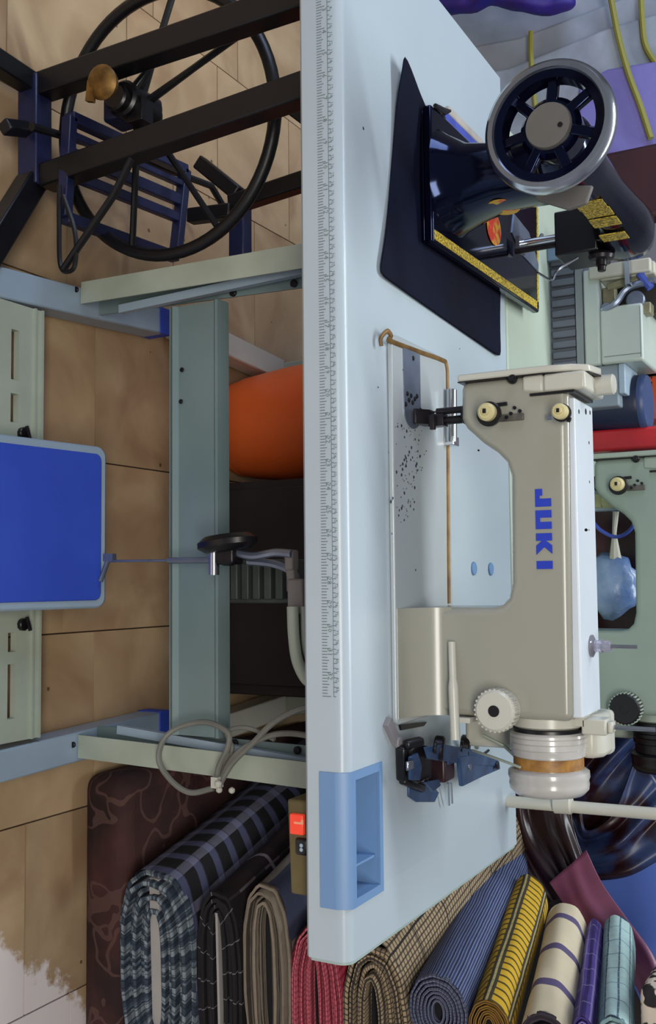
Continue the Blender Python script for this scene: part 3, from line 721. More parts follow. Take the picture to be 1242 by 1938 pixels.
# pillar, swelling at its foot
def ring(cx,cy,z,rx,ry,n=24,e=.75): 
    o_=[]
    for k in range(n):
        q=2*math.pi*k/n; cxs=math.cos(q); sn=math.sin(q)
        o_.append(Vector((cx+rx*math.copysign(abs(cxs)**e,cxs),cy+ry*math.copysign(abs(sn)**e,sn),z)))
    return o_
def loft(rings,cap=True):
    n=len(rings[0]); b=MB(); fs=[]
    for i in range(len(rings)-1):
        for j in range(n): fs.append((i*n+j,i*n+(j+1)%n,(i+1)*n+(j+1)%n,(i+1)*n+j))
    if cap: fs+=[list(range(n))[::-1],[(len(rings)-1)*n+j for j in range(n)]]
    return b.add([v for r in rings for v in r],fs)
obj('pillar',loft([ring(.280,.235,zt+.009,.066,.072),ring(.282,.235,zt+.02,.058,.066),ring(.287,.232,zt+.045,.046,.058),ring(.29,.222,zt+.08,.039,.050),ring(.292,.22,zt+.12,.038,.05),ring(.292,.22,zt+.165,.040,.05)]),JAPAN,bk)
def ringy(y,cx,cz,rx,rz,n=24,e=.8):
    o_=[]
    for k in range(n):
        q=2*math.pi*k/n; a_=math.cos(q); s_=math.sin(q)
        o_.append(Vector((cx+rx*math.copysign(abs(a_)**e,a_),y,cz+rz*math.copysign(abs(s_)**e,s_))))
    return o_
ys_=[(.135,.295,.962,.028,.030),(.15,.295,.962,.035,.038),(.19,.294,.962,.036,.038),(.25,.292,.962,.031,.033),(.33,.292,.965,.029,.029),(.40,.292,.966,.031,.031),(.45,.292,.962,.037,.038),(.50,.291,.958,.040,.044),(.535,.290,.955,.036,.040),(.545,.29,.955,.028,.03)]
arm=obj('arm',loft([ringy(*q) for q in ys_]),JAPAN,bk)
for y0_,y1_,za_,zc_2,xx in((.275,.304,.945,.980,.3216),(.308,.338,.946,.981,.3208),(.342,.375,.946,.982,.3225),(.40,.43,.945,.980,.3255)):
    obj('gold_panel',MB().prism([(xx,y0_,za_),(xx,y1_,za_),(xx,y1_,zc_2),(xx,y0_,zc_2)],(.0014,0,0)),GOLD,arm,smooth=0,label='gold decal panel')
hd=obj('needle_head',MB().box((.262,.452,.868),(.328,.535,.93)).box((.268,.535,.875),(.322,.540,.925)),BLACK,bk,bev=.004)
obj('presser_bar',MB().tube([(.285,.50,.88),(.285,.50,.802)],.0062,12),CHROME,hd)
obj('needle_bar',MB().tube([(.302,.478,.88),(.302,.478,.800)],.0048,10),DSTEEL,hd)
obj('presser_foot',MB().cb((.29,.492,.804),(.022,.03,.006)),CHROME,hd)
obj('presser_lifter',MB().tube([(.285,.5,.83),(.272,.512,.832)],.003,8),CHROME,hd)
obj('tension_disc',MB().lathe([(.0,0),(.017,.0),(.019,.004),(.017,.009),(.008,.010),(.008,.018),(.0,.019)],(.328,.475,.93),(1,0,.0),24).disc((.346,.475,.93),(1,0,0),.006,.008,14),DSTEEL,hd)
obj('take_up_wire',MB().tube(bez([(.333,.46,.90),(.350,.45,.873),(.36,.46,.86),(.352,.44,.845)],6),.0018,6),CHROME,hd)
slp=obj('slide_plate',MB().prism([P(972,405,Z=zt),P(1000,440,Z=zt),P(1018,500,Z=zt),P(1018,515,Z=zt),P(985,480,Z=zt),P(968,440,Z=zt)],(0,0,.0015)),STEEL,bk,label='bluish steel needle plate')
c=P(935,432,Z=zt+.001)
mb=MB().lathe([(.0,0),(.02,.0),(.02,.0008),(.0,.001)],(0,0,0),(0,0,1),20)
for v in mb.v: v.xyz=Matrix.Translation(c)@Matrix.Rotation(R(8),4,'Z')@Matrix.Diagonal((1.25,1.5,1,1))@v
obj('red_medallion',mb,REDD,bd,label='red and yellow oval decal')
mb=MB().lathe([(.0,0),(.018,.0),(.018,.0008),(.0,.001)],(0,0,0),(1,0,0),20)
c=Vector((.3275,.225,.868))
for v in mb.v: v.xyz=Matrix.Translation(c)@Matrix.Diagonal((1,1.6,1.1,1))@v
obj('pillar_decal',mb,REDD,bk,label='red and yellow decal on the pillar')
# hand wheel
hwc=Vector((.296,.098,.966)); ax=Vector((.02,-1,-.02)).normalized()
qr=ax.to_track_quat('Z','Y').to_matrix().to_4x4()
def wh(mb_): 
    for v in mb_.v: v.xyz=Matrix.Translation(hwc)@qr@Matrix.Scale(1.07,4)@v
    return mb_
rim=[]
for k in range(64):
    q=2*math.pi*k/64; rim.append((.062*math.cos(q),.062*math.sin(q),0))
mb=MB()
prof=[(.056,-.012),(.064,-.012),(.069,-.006),(.070,0),(.069,.006),(.065,.010),(.060,.010),(.057,.004)]
n=64;k_=len(prof)
vs=[];fs=[]
for r,t in prof:
    for j in range(n):
        q=2*math.pi*j/n; vs.append((r*math.cos(q),r*math.sin(q),t))
for i in range(k_):
    for j in range(n): fs.append((i*n+j,i*n+(j+1)%n,((i+1)%k_)*n+(j+1)%n,((i+1)%k_)*n+j))
mb.add(vs,fs)
wl=obj('hand_wheel',wh(mb),CHROME,bk,label='spoked hand wheel with chrome rim')
mb=MB(); vs=[];fs=[]
prof=[(.0485,-.012),(.0585,-.013),(.0595,0),(.0585,.007),(.050,.006)]
k_=len(prof)
for r,t in prof:
    for j in range(n):
        q=2*math.pi*j/n; vs.append((r*math.cos(q),r*math.sin(q),t))
for i in range(k_):
    for j in range(n): fs.append((i*n+j,i*n+(j+1)%n,((i+1)%k_)*n+(j+1)%n,((i+1)%k_)*n+j))
mb.add(vs,fs); obj('inner_rim',wh(mb),JAPAN,wl)
for k in range(7):
    q=2*math.pi*k/7+.35
    b_=MB().beam((.018*math.cos(q),.018*math.sin(q),-.002),(.056*math.cos(q),.056*math.sin(q),-.004),.0115,.010,(0,0,1))
    obj('spoke',wh(b_),JAPAN,wl,bev=.002)
obj('wheel_boss',wh(MB().lathe([(.03,-.03),(.033,-.004),(.028,.002),(.0,.002)],(0,0,0),(0,0,1),32)),JAPAN,wl)
hc=obj('hub_cap',wh(MB().lathe([(.0242,.0),(.0248,.004),(.0235,.0075),(.0,.0082)],(0,0,0),(0,0,1),36)),mat('dull_nickel',(128,124,118),.4,metal=.5,c2=(110,106,102),scale=12),wl)
obj('hub_screw',wh(MB().disc((.003,.0135,.0075),(0,0,1),.0028,.0012,12)),BLACK,hc)
obj('belt_guard',MB().prism([P(1010,350,Y=.2),P(1015,378,Y=.2),P(1075,396,Y=.2),P(1110,384,Y=.2),P(1122,350,Y=.2)],(0,.008,0)),mat('grey_tin',(108,104,100),.6,c2=(92,88,86)),bk,bev=.002)
for o in list(D.objects):
    if o.parent is bk and o.type=='MESH' and o.name.split('.')[0] in('pillar','arm','needle_head','hand_wheel','guard','pillar_decal'): o.location+=OFF
# ------------------------------------------------------------ rear table
t2=thing('rear_table',(.55,.85,0),'pale sewing table standing directly behind the near table','table')
z2=.757
obj('tabletop',MB().box((.06,.562,z2-.04),(1.03,1.19,z2)),mat('pale_green_laminate',(176,188,172),.45,c2=(164,176,160),scale=4),t2,bev=.006,seg=3)
for x_,u_ in((.292,1),(1.084,-1)):
    b=MB().beam((x_-.016*u_,.66,.035),(x_+.012*u_,1.04,.035),.05,.05); obj('foot',b,CREAM2,t2,bev=.003)
    xt=x_ if u_>0 else .98
    obj('leg',MB().beam((x_,1.12,.0),(min(xt,.98),1.12,z2-.04),.045,.04,(0,1,0)),LEGM,t2,bev=.003)
# overlock machine with ribbed base on rear table
ov=thing('overlock_machine',(.33,.86,z2),'white overlock machine with open works on a ribbed grey base','sewing machine')
yf=.80
a=P(1046,488,Y=yf); b=P(1100,692,Y=yf)
zA=z2; zB=a.z*.0+.817
base=obj('ribbed_base',MB().box((a.x,yf+.004,zA),(b.x,.95,zB)),GREYR,ov)
for k in range(11):
    x=a.x+.004+(b.x-a.x-.01)*k/10.2
    obj('rib',MB().box((x,yf-.004,zA+.004),(x+.0125,yf+.006,zB-.014)),GREYR,base,bev=.002)
obj('base_rail',MB().box((a.x,yf-.006,zB-.012),(b.x,yf+.006,zB)),mat('light_grey_rail',(124,132,134),.4),base)
xa=P(1110,512,Y=yf).x; xm=P(1150,582,Y=yf).x; xb=P(1150,690,Y=yf).x
WHT=mat('white_grey_enamel',(178,188,180),.35,c2=(166,176,170),scale=7)
obj('lower_body',MB().box((xa,yf-.004,zB+.0005),(xb,.95,.846)),WHT,ov,bev=.004)
obj('front_cover',MB().box((xm,yf-.006,.8465),(xb,.95,.918)),WHT,ov,bev=.004,label='flat white-green front cover')
obj('cover_seam',MB().box((xb-.013,yf-.0066,.852),(xb-.0122,yf-.0058,.914)).box((xm+.006,yf-.0066,.914),(xb-.006,yf-.0058,.9148)),GREYR,ov)
obj('upper_frame',MB().box((xa,yf+.0,.846),(xa+.022,.95,.94)).box((xa,.92,.846),(xb,.95,.955)).box((xa-.004,yf-.01,.83),(xa+.02,yf+.01,.935)),mat('cream_casting',(186,184,170),.4,c2=(172,170,156),scale=8),ov,bev=.003)
obj('works',MB().box((xa+.02,yf+.06,.846),(xm+.005,.92,.94)),mat('dark_recess',(46,44,44),.6,c2=(28,26,28),scale=30),ov)  # one dark grey block behind the opening
q=P(1155,562,Y=yf+.02)
obj('needle_clamp',MB().cb(q,(.03,.02,.022),None).beam(P(1150,545,Y=yf+.01),P(1225,520,Y=yf+.01),.012,.012).beam(P(1180,590,Y=yf+.02),P(1235,585,Y=yf+.02),.03,.02),mat('yellowed_steel',(148,144,116),.4,metal=.3,c2=(110,106,84),scale=30),ov,bev=.002)
obj('looper_arm',MB().tube(bez([P(1140,590,Y=yf),P(1165,575,Y=yf-.004),P(1190,545,Y=yf),P(1240,530,Y=yf)],6),.006,8).disc(P(1205,570,Y=yf+.01),(0,-1,0),.016,.012,18).disc(P(1150,585,Y=yf+.01),(0,-1,0),.009,.012,14),STEEL,ov)
obj('chrome_bar',MB().beam(P(1188,488,Y=yf-.02),P(1190,540,Y=yf-.02),.016,.008),CHROME,ov)
obj('blue_lever',MB().tube([P(1225,500,Y=yf),P(1212,520,Y=yf),P(1232,545,Y=yf)],.007,8),mat('blue_plastic_lever',(60,80,170),.4),ov)
sb=thing('grey_parts_box',(.44,.86,z2),'low grey box right of the overlock machine','box')
a=P(1105,693,Y=.80); b=P(1205,742,Y=.80)
obj('box_body',MB().box((a.x+.002,.802,z2),(b.x+.02,.9,b.z-.03)),mat('blue_grey_plastic',(128,140,150),.5,c2=(116,128,138),scale=8),sb,bev=.003)
obj('box_lid',MB().box((a.x+.002,.80,b.z-.0295),(b.x+.0,.9,b.z-.018)),PALEST,sb,bev=.002)
# little blue box left of the ribs
a=P(1048,455,Y=.79); b=P(1098,487,Y=.79)
o=obj('small_blue_box',MB().box((a.x,.79,z2),(b.x-.002,.84,b.z)).box((a.x-.001,.789,b.z),(b.x-.001,.841,b.z+.004)),mat('pale_blue_card',(112,134,158),.6,c2=(100,122,146),scale=9),bev=.002)
tag(o,'small pale blue box left of the ribbed grey base','box')
# navy drum, orange box, red block
c=P(1187,758,Y=.84); z_=P(1187,758,Y=.84).z
nd=thing('navy_drum',(c.x,.84,z2),'dark navy rounded drum standing behind the cream machine head','container')
rr=(P(1187,812,Y=.84).x-P(1187,704,Y=.84).x)/2
zt_=P(1206,758,Y=.84).z
obj('drum_body',MB().lathe([(rr*.8,0),(rr*.86,.004),(rr,zt_-z2-.006),(rr*.97,zt_-z2)],(c.x,.88,z2),(0,0,1),32),NAVY,nd)
obj('drum_lid',MB().lathe([(rr*1.0,0),(rr*1.02,.006),(rr*.96,.012),(0,.013)],(c.x,.88,zt_+.0002),(0,0,1),32),mat('blue_lid_plastic',(60,78,122),.4,c2=(50,66,106),scale=9),nd)
obj('drum_handle',MB().tube([P(1126,730,Y=.83),P(1150,735,Y=.835)],.007,8),BLACK,nd)
a=P(1216,634,Y=.96); b=P(1242,793,Y=.96)
ob_=thing('orange_box',(.4,1.0,z2),'orange printed box lying behind the overlock machine','box')
obj('carton',MB().box((a.x,.96,z2),(b.x,1.04,a.z-.001)),mat('plain_carton',(150,140,128),.7),ob_)
op=obj('orange_panel',MB().box((a.x,.957,a.z),(b.x,1.04,b.z+.006)),ORPRINT,ob_,bev=.002)
mb=MB()
for k in range(6):
    q0=P(1221,656+k*17,Y=.9565); q1=P(1235,666+k*17,Y=.9565)
    mb.box((q0.x,.9562,q0.z),(q1.x,.9568,q0.z+.002)).box((q0.x,.9562,q0.z),(q0.x+.003,.9568,q1.z)).box((q0.x+.004*(k%2),.9562,q1.z-.002),(q1.x,.9568,q1.z)).box(((q0.x+q1.x)/2,.9562,q0.z),((q0.x+q1.x)/2+.002,.9568,q1.z))
obj('worn_print',mb,DKRED,op,smooth=0)
a=P(1155,812,Y=.86); b=P(1242,846,Y=.86)
o=obj('red_block',MB().prism([(a.x,.86,z2),(a.x,.86,b.z+.02),(b.x,.86,b.z+.02),(b.x+.001,.86,z2+.05),(b.x-.008,.86,z2)],(0,.05,0)),REDPL,bev=.005,seg=3)
tag(o,'tall red plastic block between navy drum and green machine','block')
mb=MB()
rows=[]
for i in range(9):
    row=[]
    for j in range(7):
        q=P(1060+i*13,742+j*19,Y=.93); row.append(q+Vector((0,.012*math.sin(i*1.3+j*2),.0)))
    rows.append(row)
o=obj('pale_blue_cloth',MB().grid(rows),mat('pale_blue_satin',(170,190,204),.5,c2=(120,124,170),scale=18,amt=.5),solid=.003,subs=1,smooth=180)
tag(o,'crumpled pale blue and lilac cloth behind the cream machine arm','cloth')
# basin, bag and blue hose behind the green machine
bs=thing('dark_red_basin',(.76,1.05,z2),'dark red basin behind the green machine','basin')
a=P(1120,935,Y=1.0); b=P(1215,1205,Y=1.0)
cx=(a.x+b.x)/2; rx=(b.x-a.x)/2+.03
obj('basin_wall',MB().lathe([(rx*.75,0),(rx*.8,.004),(rx,.13),(rx*1.05,.135),(rx*1.03,.13),(rx*.78,.008),(0,.006)],(cx,1.0+rx*.6,z2),(0,0,1),40),mat('dark_maroon_plastic',(66,18,30),.4,c2=(44,12,26),scale=8),bs)
for v in bs.children[0].data.vertices: v.co.y=v.co.y*.5
bp=thing('plastic_bag',(.76,1.0,z2),'knotted bluish plastic bag behind the green machine arm','bag')
c=P(1162,1108,Y=.985)
mb=MB().sphere((0,0,0),1,20)
for v in mb.v:
    k=1+.09*math.sin(v.x*9+v.z*5)+.07*math.sin(v.y*11-v.x*6)
    v.x=v.x*.060*k+c.x; v.z=max(v.z*.05*k+c.z,z2); v.y=v.y*.03*k+.965
obj('bag_body',mb,mat('bluish_polythene',(148,172,206),.3,c2=(88,118,172),scale=16,amt=.5,bump=.5,bscale=40),bp,smooth=180)
obj('bag_neck',MB().tube([P(1165,1060,Y=.96),P(1163,1010,Y=.958),P(1166,968,Y=.958)],[.012,.004,.006],8),CREAM2,bp)
o=obj('blue_hose',MB().tube(bez([P(1120,985,Y=.945),P(1138,1004,Y=.945),P(1165,1016,Y=.945),P(1190,1006,Y=.945),P(1208,980,Y=.945)],8),.0035,8),mat('blue_hose_rubber',(70,92,190),.35),smooth=60)
tag(o,'thin blue hose curving above the plastic bag','hose')
pc=thing('clear_parts_case',(.65,.97,z2),'pale parts case standing behind the green machine head','case')
a=P(1153,925,Y=.95); b=P(1205,964,Y=.95)
obj('case_body',MB().box((a.x,.95,z2),(b.x,.98,b.z)),PALEST,pc,bev=.003)
obj('case_window',MB().box((a.x+.006,.9488,z2+.045),(b.x-.006,.9505,b.z-.006)),mat('case_grey',(112,126,166),.3),pc)
o=obj('yellow_reel',MB().disc(P(1140,948,Y=.94)-Vector((0,0,0)),(0,0,1),.014,.05,20).disc(P(1140,948,Y=.94)+Vector((0,0,.05)),(0,0,1),.017,.004,20).box((P(1140,948,Y=.94).x-.012,.93,z2),(P(1140,948,Y=.94).x+.012,.952,P(1140,948,Y=.94).z)),mat('pale_yellow_thread',(176,180,140),.7,c2=(160,164,120),scale=40),smooth=40)
tag(o,'pale yellow thread reel behind the green machine head','thread reel')
# dark cabinet behind all, added to keep the background dark
o=obj('dark_backdrop',MB().box((.46,1.24,0),(2.3,1.7,.85)),DARKBACK,bev=.006); 
cbn=thing('dark_backdrop_group',(1.2,1.4,0),'x','backdrop'); D.objects.remove(cbn)
tag(o,'added dark brown cabinet standing behind the rear table','backdrop')
# maroon chair back behind the black machine
mc=thing('maroon_chair',(.2,1.25,0),'dark maroon upholstered chair back behind the black machine','chair')
a=P(1152,287,Y=1.22); b=P(1242,384,Y=1.22)
obj('backrest',MB().box((a.x,1.22,.45),(b.x+.03,1.27,1.02)),MAROONC,mc,bev=.012,seg=3)
obj('seat',MB().box((a.x,1.27,.40),(b.x+.03,1.62,.46)),MAROONC,mc,bev=.012,seg=3)
for x_ in(a.x+.02,b.x+.01):
    for y_ in(1.3,1.58): obj('leg',MB().beam((x_,y_,0),(x_,y_,.40),.025,.025,(0,1,0)),BLACK,mc)
# ------------------------------------------------------------ wrapped foam sheets, left background
ws=thing('wrapped_foam_sheets',(-.35,1.5,0),'grey and lavender wrapped foam sheets with yellow straps, left background','foam bundle')
ya=1.42
GS=mat('grey_wrapping',(172,180,196),.42,c2=(118,130,140),scale=5,amt=.5,bump=1,bscale=14)
GL=mat('lavender_wrapping',(132,126,196),.5,c2=(112,108,178),scale=4,amt=.7,bump=.9,bscale=12)
def pan(pts,y,m_,nm,th=.03):
    return obj(nm,MB().prism([P(a_,b_,Y=y) for a_,b_ in pts],(0,th,0)),m_,ws,bev=.006,seg=3)
pan([(560,-60),(1330,-60),(1330,-50),(1180,15),(985,95),(560,200)],ya+.0,GS,'sheet')
pan([(560,150),(985,70),(1180,-5),(1330,-70),(1330,15),(1150,60),(965,135),(560,250)],ya-.035,GS,'sheet')
pan([(560,200),(965,128),(1150,52),(1330,0),(1330,150),(1110,200),(1110,330),(560,330)],ya-.07,GS,'sheet')
pan([(1095,160),(1150,130),(1330,100),(1330,275),(1152,292),(1095,300)],ya-.085,GL,'sheet',.014).data
YS=mat('yellow_strap',(136,134,52),.5,c2=(132,128,50),scale=20)
def strap(pts,y,r=.009): obj('strap',MB().tube(bez([P(a_,b_,Y=y) for a_,b_ in pts],6),r,8,flat=1),YS,ws)
strap([(1150,-40),(1160,15),(1172,75),(1190,140),(1212,200),(1232,262)],ya-.098,.007)
strap([(1212,-40),(1216,40),(1222,85),(1242,120),(1270,150)],ya-.078,.0065)
strap([(1005,60),(1005,95),(1009,150),(1016,230)],ya-.075,.006)
# blue bundle upper left
rows=[]
for i in range(13):
    row=[]
    for j in range(9):
        q=P(815+i*23,-75+j*13.5-(6*math.cos(i*1.1)+ (14 if i in(0,12) else 0))*(j/8),Y=1.30)
        row.append(q+Vector((0,-.05*math.sin(math.pi*i/12)+.015*math.sin(i*2.2+j*.7),0)))
    rows.append(row)
o=obj('blue_fabric_bundle',MB().grid(rows),mat('royal_blue_fabric',(26,30,150),.6,c2=(48,16,96),scale=14,amt=.5),solid=.05,subs=1,smooth=180)
tag(o,'royal blue fabric bundle in front of the wrapped sheets, photo top','fabric bundle')
# ------------------------------------------------------------ orange tub and dark box under the rear table
a=P(437,735,Y=.86); b=P(437,905,Y=.86)
cx=(P(500,720,Y=.9).x+P(500,890,Y=.9).x)/2
rx=.118
og=obj('orange_tub',MB().lathe([(rx*.70,0),(rx*.85,.006),(rx*.95,.05),(rx*1.05,.15),(rx*1.12,.30),(rx*1.16,.40),(rx*1.2,.41),(rx*1.2,.42),(rx*1.1,.42),(rx*.9,.02),(0,.02)],(.452,.93,0),(0,0,1),48),ORANGE)
tag(og,'large orange plastic tub on the floor under the rear table','tub')
o=obj('dark_crate',MB().box((.585,.80,0),(1.02,1.05,.42)).box((.60,.795,.03),(1.0,.80,.38)),mat('black_brown_board',(36,26,26),.6,c2=(24,17,18),scale=9),bev=.004)
tag(o,'black-brown crate under the rear table beside the orange tub','crate')
# ------------------------------------------------------------ treadle stand under the left end
td=thing('treadle_stand',(.05,.3,0),'black steel tube treadle stand with large spoked flywheel, under the table left end','treadle stand')
yb=.27
def tub(a_,b_,w_,m_=BLKTUBE,nm='tube',upv=(0,1,0)): return obj(nm,MB().beam(a_,b_,w_,w_*.9,upv),m_,td,bev=.003)
tub(P(62,172,Y=yb),P(590,-8,Y=yb-.02),.040,nm='upright'); tub(P(88,338,Y=yb),P(590,165,Y=yb-.02),.040,nm='upright')
a=P(64,150,Y=yb); b=P(64,356,Y=yb); zc=.04
tub(P(66,150,Y=yb-.005),P(66,356,Y=yb-.005),.042,BLUETUBE,'bottom_rail')
tub(P(60,160,Y=yb-.01),P(-60,82,Y=.12),.034,nm='foot',upv=(0,0,1)); tub(P(60,345,Y=yb-.01),P(-60,540,Y=.12),.040,nm='foot',upv=(0,0,1))
tub(P(52,245,Y=yb-.03),P(8,240,Y=yb-.09),.022,nm='stub')
# rear frame
tub(P(590,338,Y=.52),P(438,388,Y=.52),.030,nm='rear_upright'); tub(P(378,308,Y=.52),P(452,368,Y=.52),.026,nm='brace')
tub(P(455,372,Y=.53),P(455,505,Y=.53),.032,BLUETUBE,'rear_rail'); tub(P(520,175,Y=.45),P(600,235,Y=.45),.030,nm='brace')
tub(P(360,410,Y=.5),P(440,400,Y=.5),.026,nm='brace')
# flywheel
fy=.33; fc_=P(310,236,Y=fy); fr=.206
fl_w=thing('x',(0,0,0),'x','x'); D.objects.remove(fl_w)
import itertools
rimp=[P(0,0,Y=fy)]*0
for k in range(72):
    q=2*math.pi*k/72; rimp.append(fc_+Vector((fr*math.cos(q),.028*math.cos(q),fr*1.03*math.sin(q))))
fwh=obj('flywheel',MB().tube(rimp,.0105,10,closed=True),BLKTUBE,td)
hub=fc_+Vector((-.01,0,-.03))
hub=P(262,205,Y=fy)
for px,py in((500,40),(395,425),(225,492),(148,85),(350,-10)):
    # spokes end on the rim
    e=P(px,py,Y=fy); q=math.atan2(e.z-fc_.z,e.x-fc_.x); e=fc_+Vector((fr*math.cos(q),.028*math.cos(q),fr*1.03*math.sin(q)))
    obj('spoke',MB().tube([hub,hub.lerp(e,.5),e],[.0075,.0055,.0055],8),BLKTUBE,fwh)
obj('hub',MB().disc(hub+Vector((0,.03,0)),(0,-1,0),.030,.075,24).disc(hub+Vector((.004,.04,0)),(0,-1,0),.022,.10,20),BLACK,fwh)
obj('axle_bearing',MB().cb(hub+Vector((-.004,.0,-.03)),(.05,.05,.05)).cb(hub+Vector((-.0,.02,.0)),(.05,.04,.04)),BLUETUBE,td,bev=.005)
br=P(192,152,Y=yb-.045)
mb=MB().lathe([(.008,0),(.012,.004),(.024,.012),(.027,.022),(.02,.028),(.0,.03)],br+Vector((0,.02,0)),(.2,-1,.1),20)
mb.prism([br+Vector((-.002,-.0,-.022)),br+Vector((.03,-.0,-.026)),br+Vector((.034,0,-.012)),br+Vector((.0,0,-.01))],(0,-.008,0))
obj('brass_bearing_cap',mb,mat('old_brass',(150,112,52),.45,metal=.5,c2=(96,66,28),scale=50),td,label='tarnished brass bearing cap')
obj('crank',MB().tube([hub+Vector((0,-.03,0)),P(290,120,Y=fy-.02),P(286,112,Y=fy-.02)],[.012,.005,.005],8).cb(hub+Vector((.02,-.02,.02)),(.04,.03,.03)),BLACK,td,bev=.002)
# treadle grate
g0,g1,g2,g3=P(132,222,Z=.12),P(350,322,Z=.12),P(332,487,Z=.12),P(122,412,Z=.12)
gr=obj('treadle_plate',MB().beam(g0,g1,.018,.02).beam(g1,g2,.018,.02).beam(g2,g3,.018,.02).beam(g3,g0,.018,.02),BLUETUBE,td,bev=.002)
for t_,w_ in((.17,.012),(.36,.022),(.56,.018)):
    obj('slat',MB().beam(g0.lerp(g3,t_),g1.lerp(g2,t_),w_,.014),BLUETUBE,gr,bev=.002)
obj('plate_pivot',MB().tube([P(60,240,Z=.10),P(240,292,Z=.10),P(400,352,Z=.10),P(440,420,Z=.1)],.007,8),BLKTUBE,td)
obj('wire_loop',MB().tube(bez([P(112,350,Y=.24),P(112,420,Y=.24),P(114,500,Y=.24),P(128,514,Y=.24),P(142,500,Y=.24),P(142,440,Y=.24),P(120,370,Y=.24)],6),.004,6).tube([P(120,510,Y=.24),P(150,465,Y=.24),P(215,370,Y=.24),P(250,300,Y=.24)],.006,8),BLKTUBE,td)
# ------------------------------------------------------------ fabrics at the right
def cross(a,b,k=1,n=40,p=2.6):
    o_=[]
    for i in range(n):
        q=2*math.pi*i/n; cs,sn=math.cos(q),math.sin(q)
        o_.append((a*k*math.copysign(abs(cs)**(2/p),cs),b*k*math.copysign(abs(sn)**(2/p),sn)))
    return o_
def bolt(name,label,cf,cbk,a,b,skin,edge,layers=5,p=2.6,core=None,jit=.002,group=None,cat='fabric',sag=.0,lay_p=None,ext=.004):
    "folded or rolled cloth: front centre cf, back centre cbk, half width a, half thickness b"
    cf=Vector(cf); cbk=Vector(cbk); d=(cbk-cf); L=d.length; d.normalize()
    s_=Vector((1,.04,0)).normalized(); u_=Vector((0,-.02,1)).normalized()
    rnd=random.Random(name+label)
    t=thing(name,(cf.x,cf.y,cf.z-b),label,cat,group)
    n=44; sec=cross(a,b,1,n,p)
    per=[0]
    for i in range(n): 
        x0_,y0_=sec[i]; x1_,y1_=sec[(i+1)%n]; per.append(per[-1]+math.hypot(x1_-x0_,y1_-y0_))
    NR=16; rows=[];uv=[]
    ph=[rnd.random()*6 for _ in range(4)]
    for r_ in range(NR+1):
        tt=r_/NR; row=[];ur=[]
        for i in range(n+1):
            x_,y_=sec[i%n]; q=2*math.pi*(i%n)/n
            k=1+jit/max(b,.01)*(.5*math.sin(3*q+ph[0]+tt*4)+.3*math.sin(7*q+ph[1]-tt*6))
            row.append(cf+d*(L*tt)+s_*(x_*k)+u_*(y_*k-sag*math.sin(math.pi*tt)))
            ur.append((L*tt,per[i]))
        rows.append(row); uv.append(ur)
    bd_=obj('cloth_body',MB().grid(rows,uv),skin,t,smooth=180,recalc=True)
    # folded edges showing on the near end: nested shells, alternately proud
    for l in range(layers):
        k0=1-l/(layers+.3)*.92; th=.92/(layers+.3)
        # shells keep equal cloth thickness
        oa,ob2=a-(1-k0)*b*1.0,b*k0
        ia,ib=a-(1-(k0-th*.62))*b*1.0,b*max(k0-th*.62,.02)
        f0=ext*(.2+rnd.random())*(1 if l%2 else .2)
        o1=cross(oa,ob2,1,n,p); i1=cross(ia,ib,1,n,p)
        ra_=[];rb_=[];rc=[];rdx=[]
        for i in range(n+1):
            jj=1+.012*math.sin(i*1.7+l)
            for lst,(x_,y_),f_ in((ra_,o1[i%n],.006),(rb_,o1[i%n],-f0),(rc,i1[i%n],-f0),(rdx,i1[i%n],.012)):
                lst.append(cf+d*f_+s_*x_*jj+u_*y_*jj)
        uvq=[[(per[i],.0+l*.03) for i in range(n+1)],[(per[i],.008+l*.03) for i in range(n+1)],[(per[i],.016+l*.03) for i in range(n+1)],[(per[i],.024+l*.03) for i in range(n+1)]]
        obj('fold_layer',MB().grid([ra_,rb_,rc,rdx],uvq),edge,t,smooth=60)
    # backing so no hole shows
    obj('fold_backing',MB().add([cf+d*.010+s_*x_*.97+u_*y_*.97 for x_,y_ in sec],[list(range(n))]),mat('deep_fold',(22,20,24),.9),t)
    cx_=[cbk+s_*x_+u_*y_ for x_,y_ in sec]; obj('far_end',MB().add(cx_,[list(range(n))]),skin,t)
    if core:
        w_,h_,m_=core
        obj('core_board',MB().prism([cf-d*.004+s_*x_+u_*y_ for x_,y_ in((-w_,-h_),(w_,-h_),(w_,h_),(-w_,h_))],d*.03),m_,t,label='pale core board')
    return t
YF=.43
def bl(name,label,xlo,xhi,yl,back,a,skin,edge,dirx=None,**kw):
    "bolt whose near end spans photo x xlo..xhi, with left side at photo y yl"
    z0_=P(xlo,yl+80,Y=YF).z; z1_=P(xhi,yl+80,Y=YF).z; b=(z1_-z0_)/2
    xl=P((xlo+xhi)/2,yl,Y=YF).x
    cf=Vector((xl+a,YF,(z0_+z1_)/2))
    if isinstance(back,Vector): cbk=cf+back
    else: cbk=P(back[0],back[1],Y=back[2])
    return bolt(name,label,cf,cbk,a,b,skin,edge,**kw)
S1=plaid('black_white_plaid',(16,14,20),[(0,.046,0,.36,(86,90,124),.8),(1,.060,0,.30,(168,168,196),.30),(0,.046,.03,.06,(60,60,80),.6)])
E1=plaid('blue_grey_ikat',(66,82,98),[(0,.041,0,.4,(172,184,192),.85),(0,.029,.01,.22,(150,166,178),.6),(1,.012,.004,.4,(34,44,60),.5),(0,.013,.002,.2,(28,34,48),.7)],noise=.7,nscale=120)
S2=plaid('burgundy_check',(34,14,22),[(0,.16,.03,.05,(146,140,150),.8),(1,.11,.02,.04,(120,112,124),.7),(0,.08,0,.4,(16,9,15),.8)])
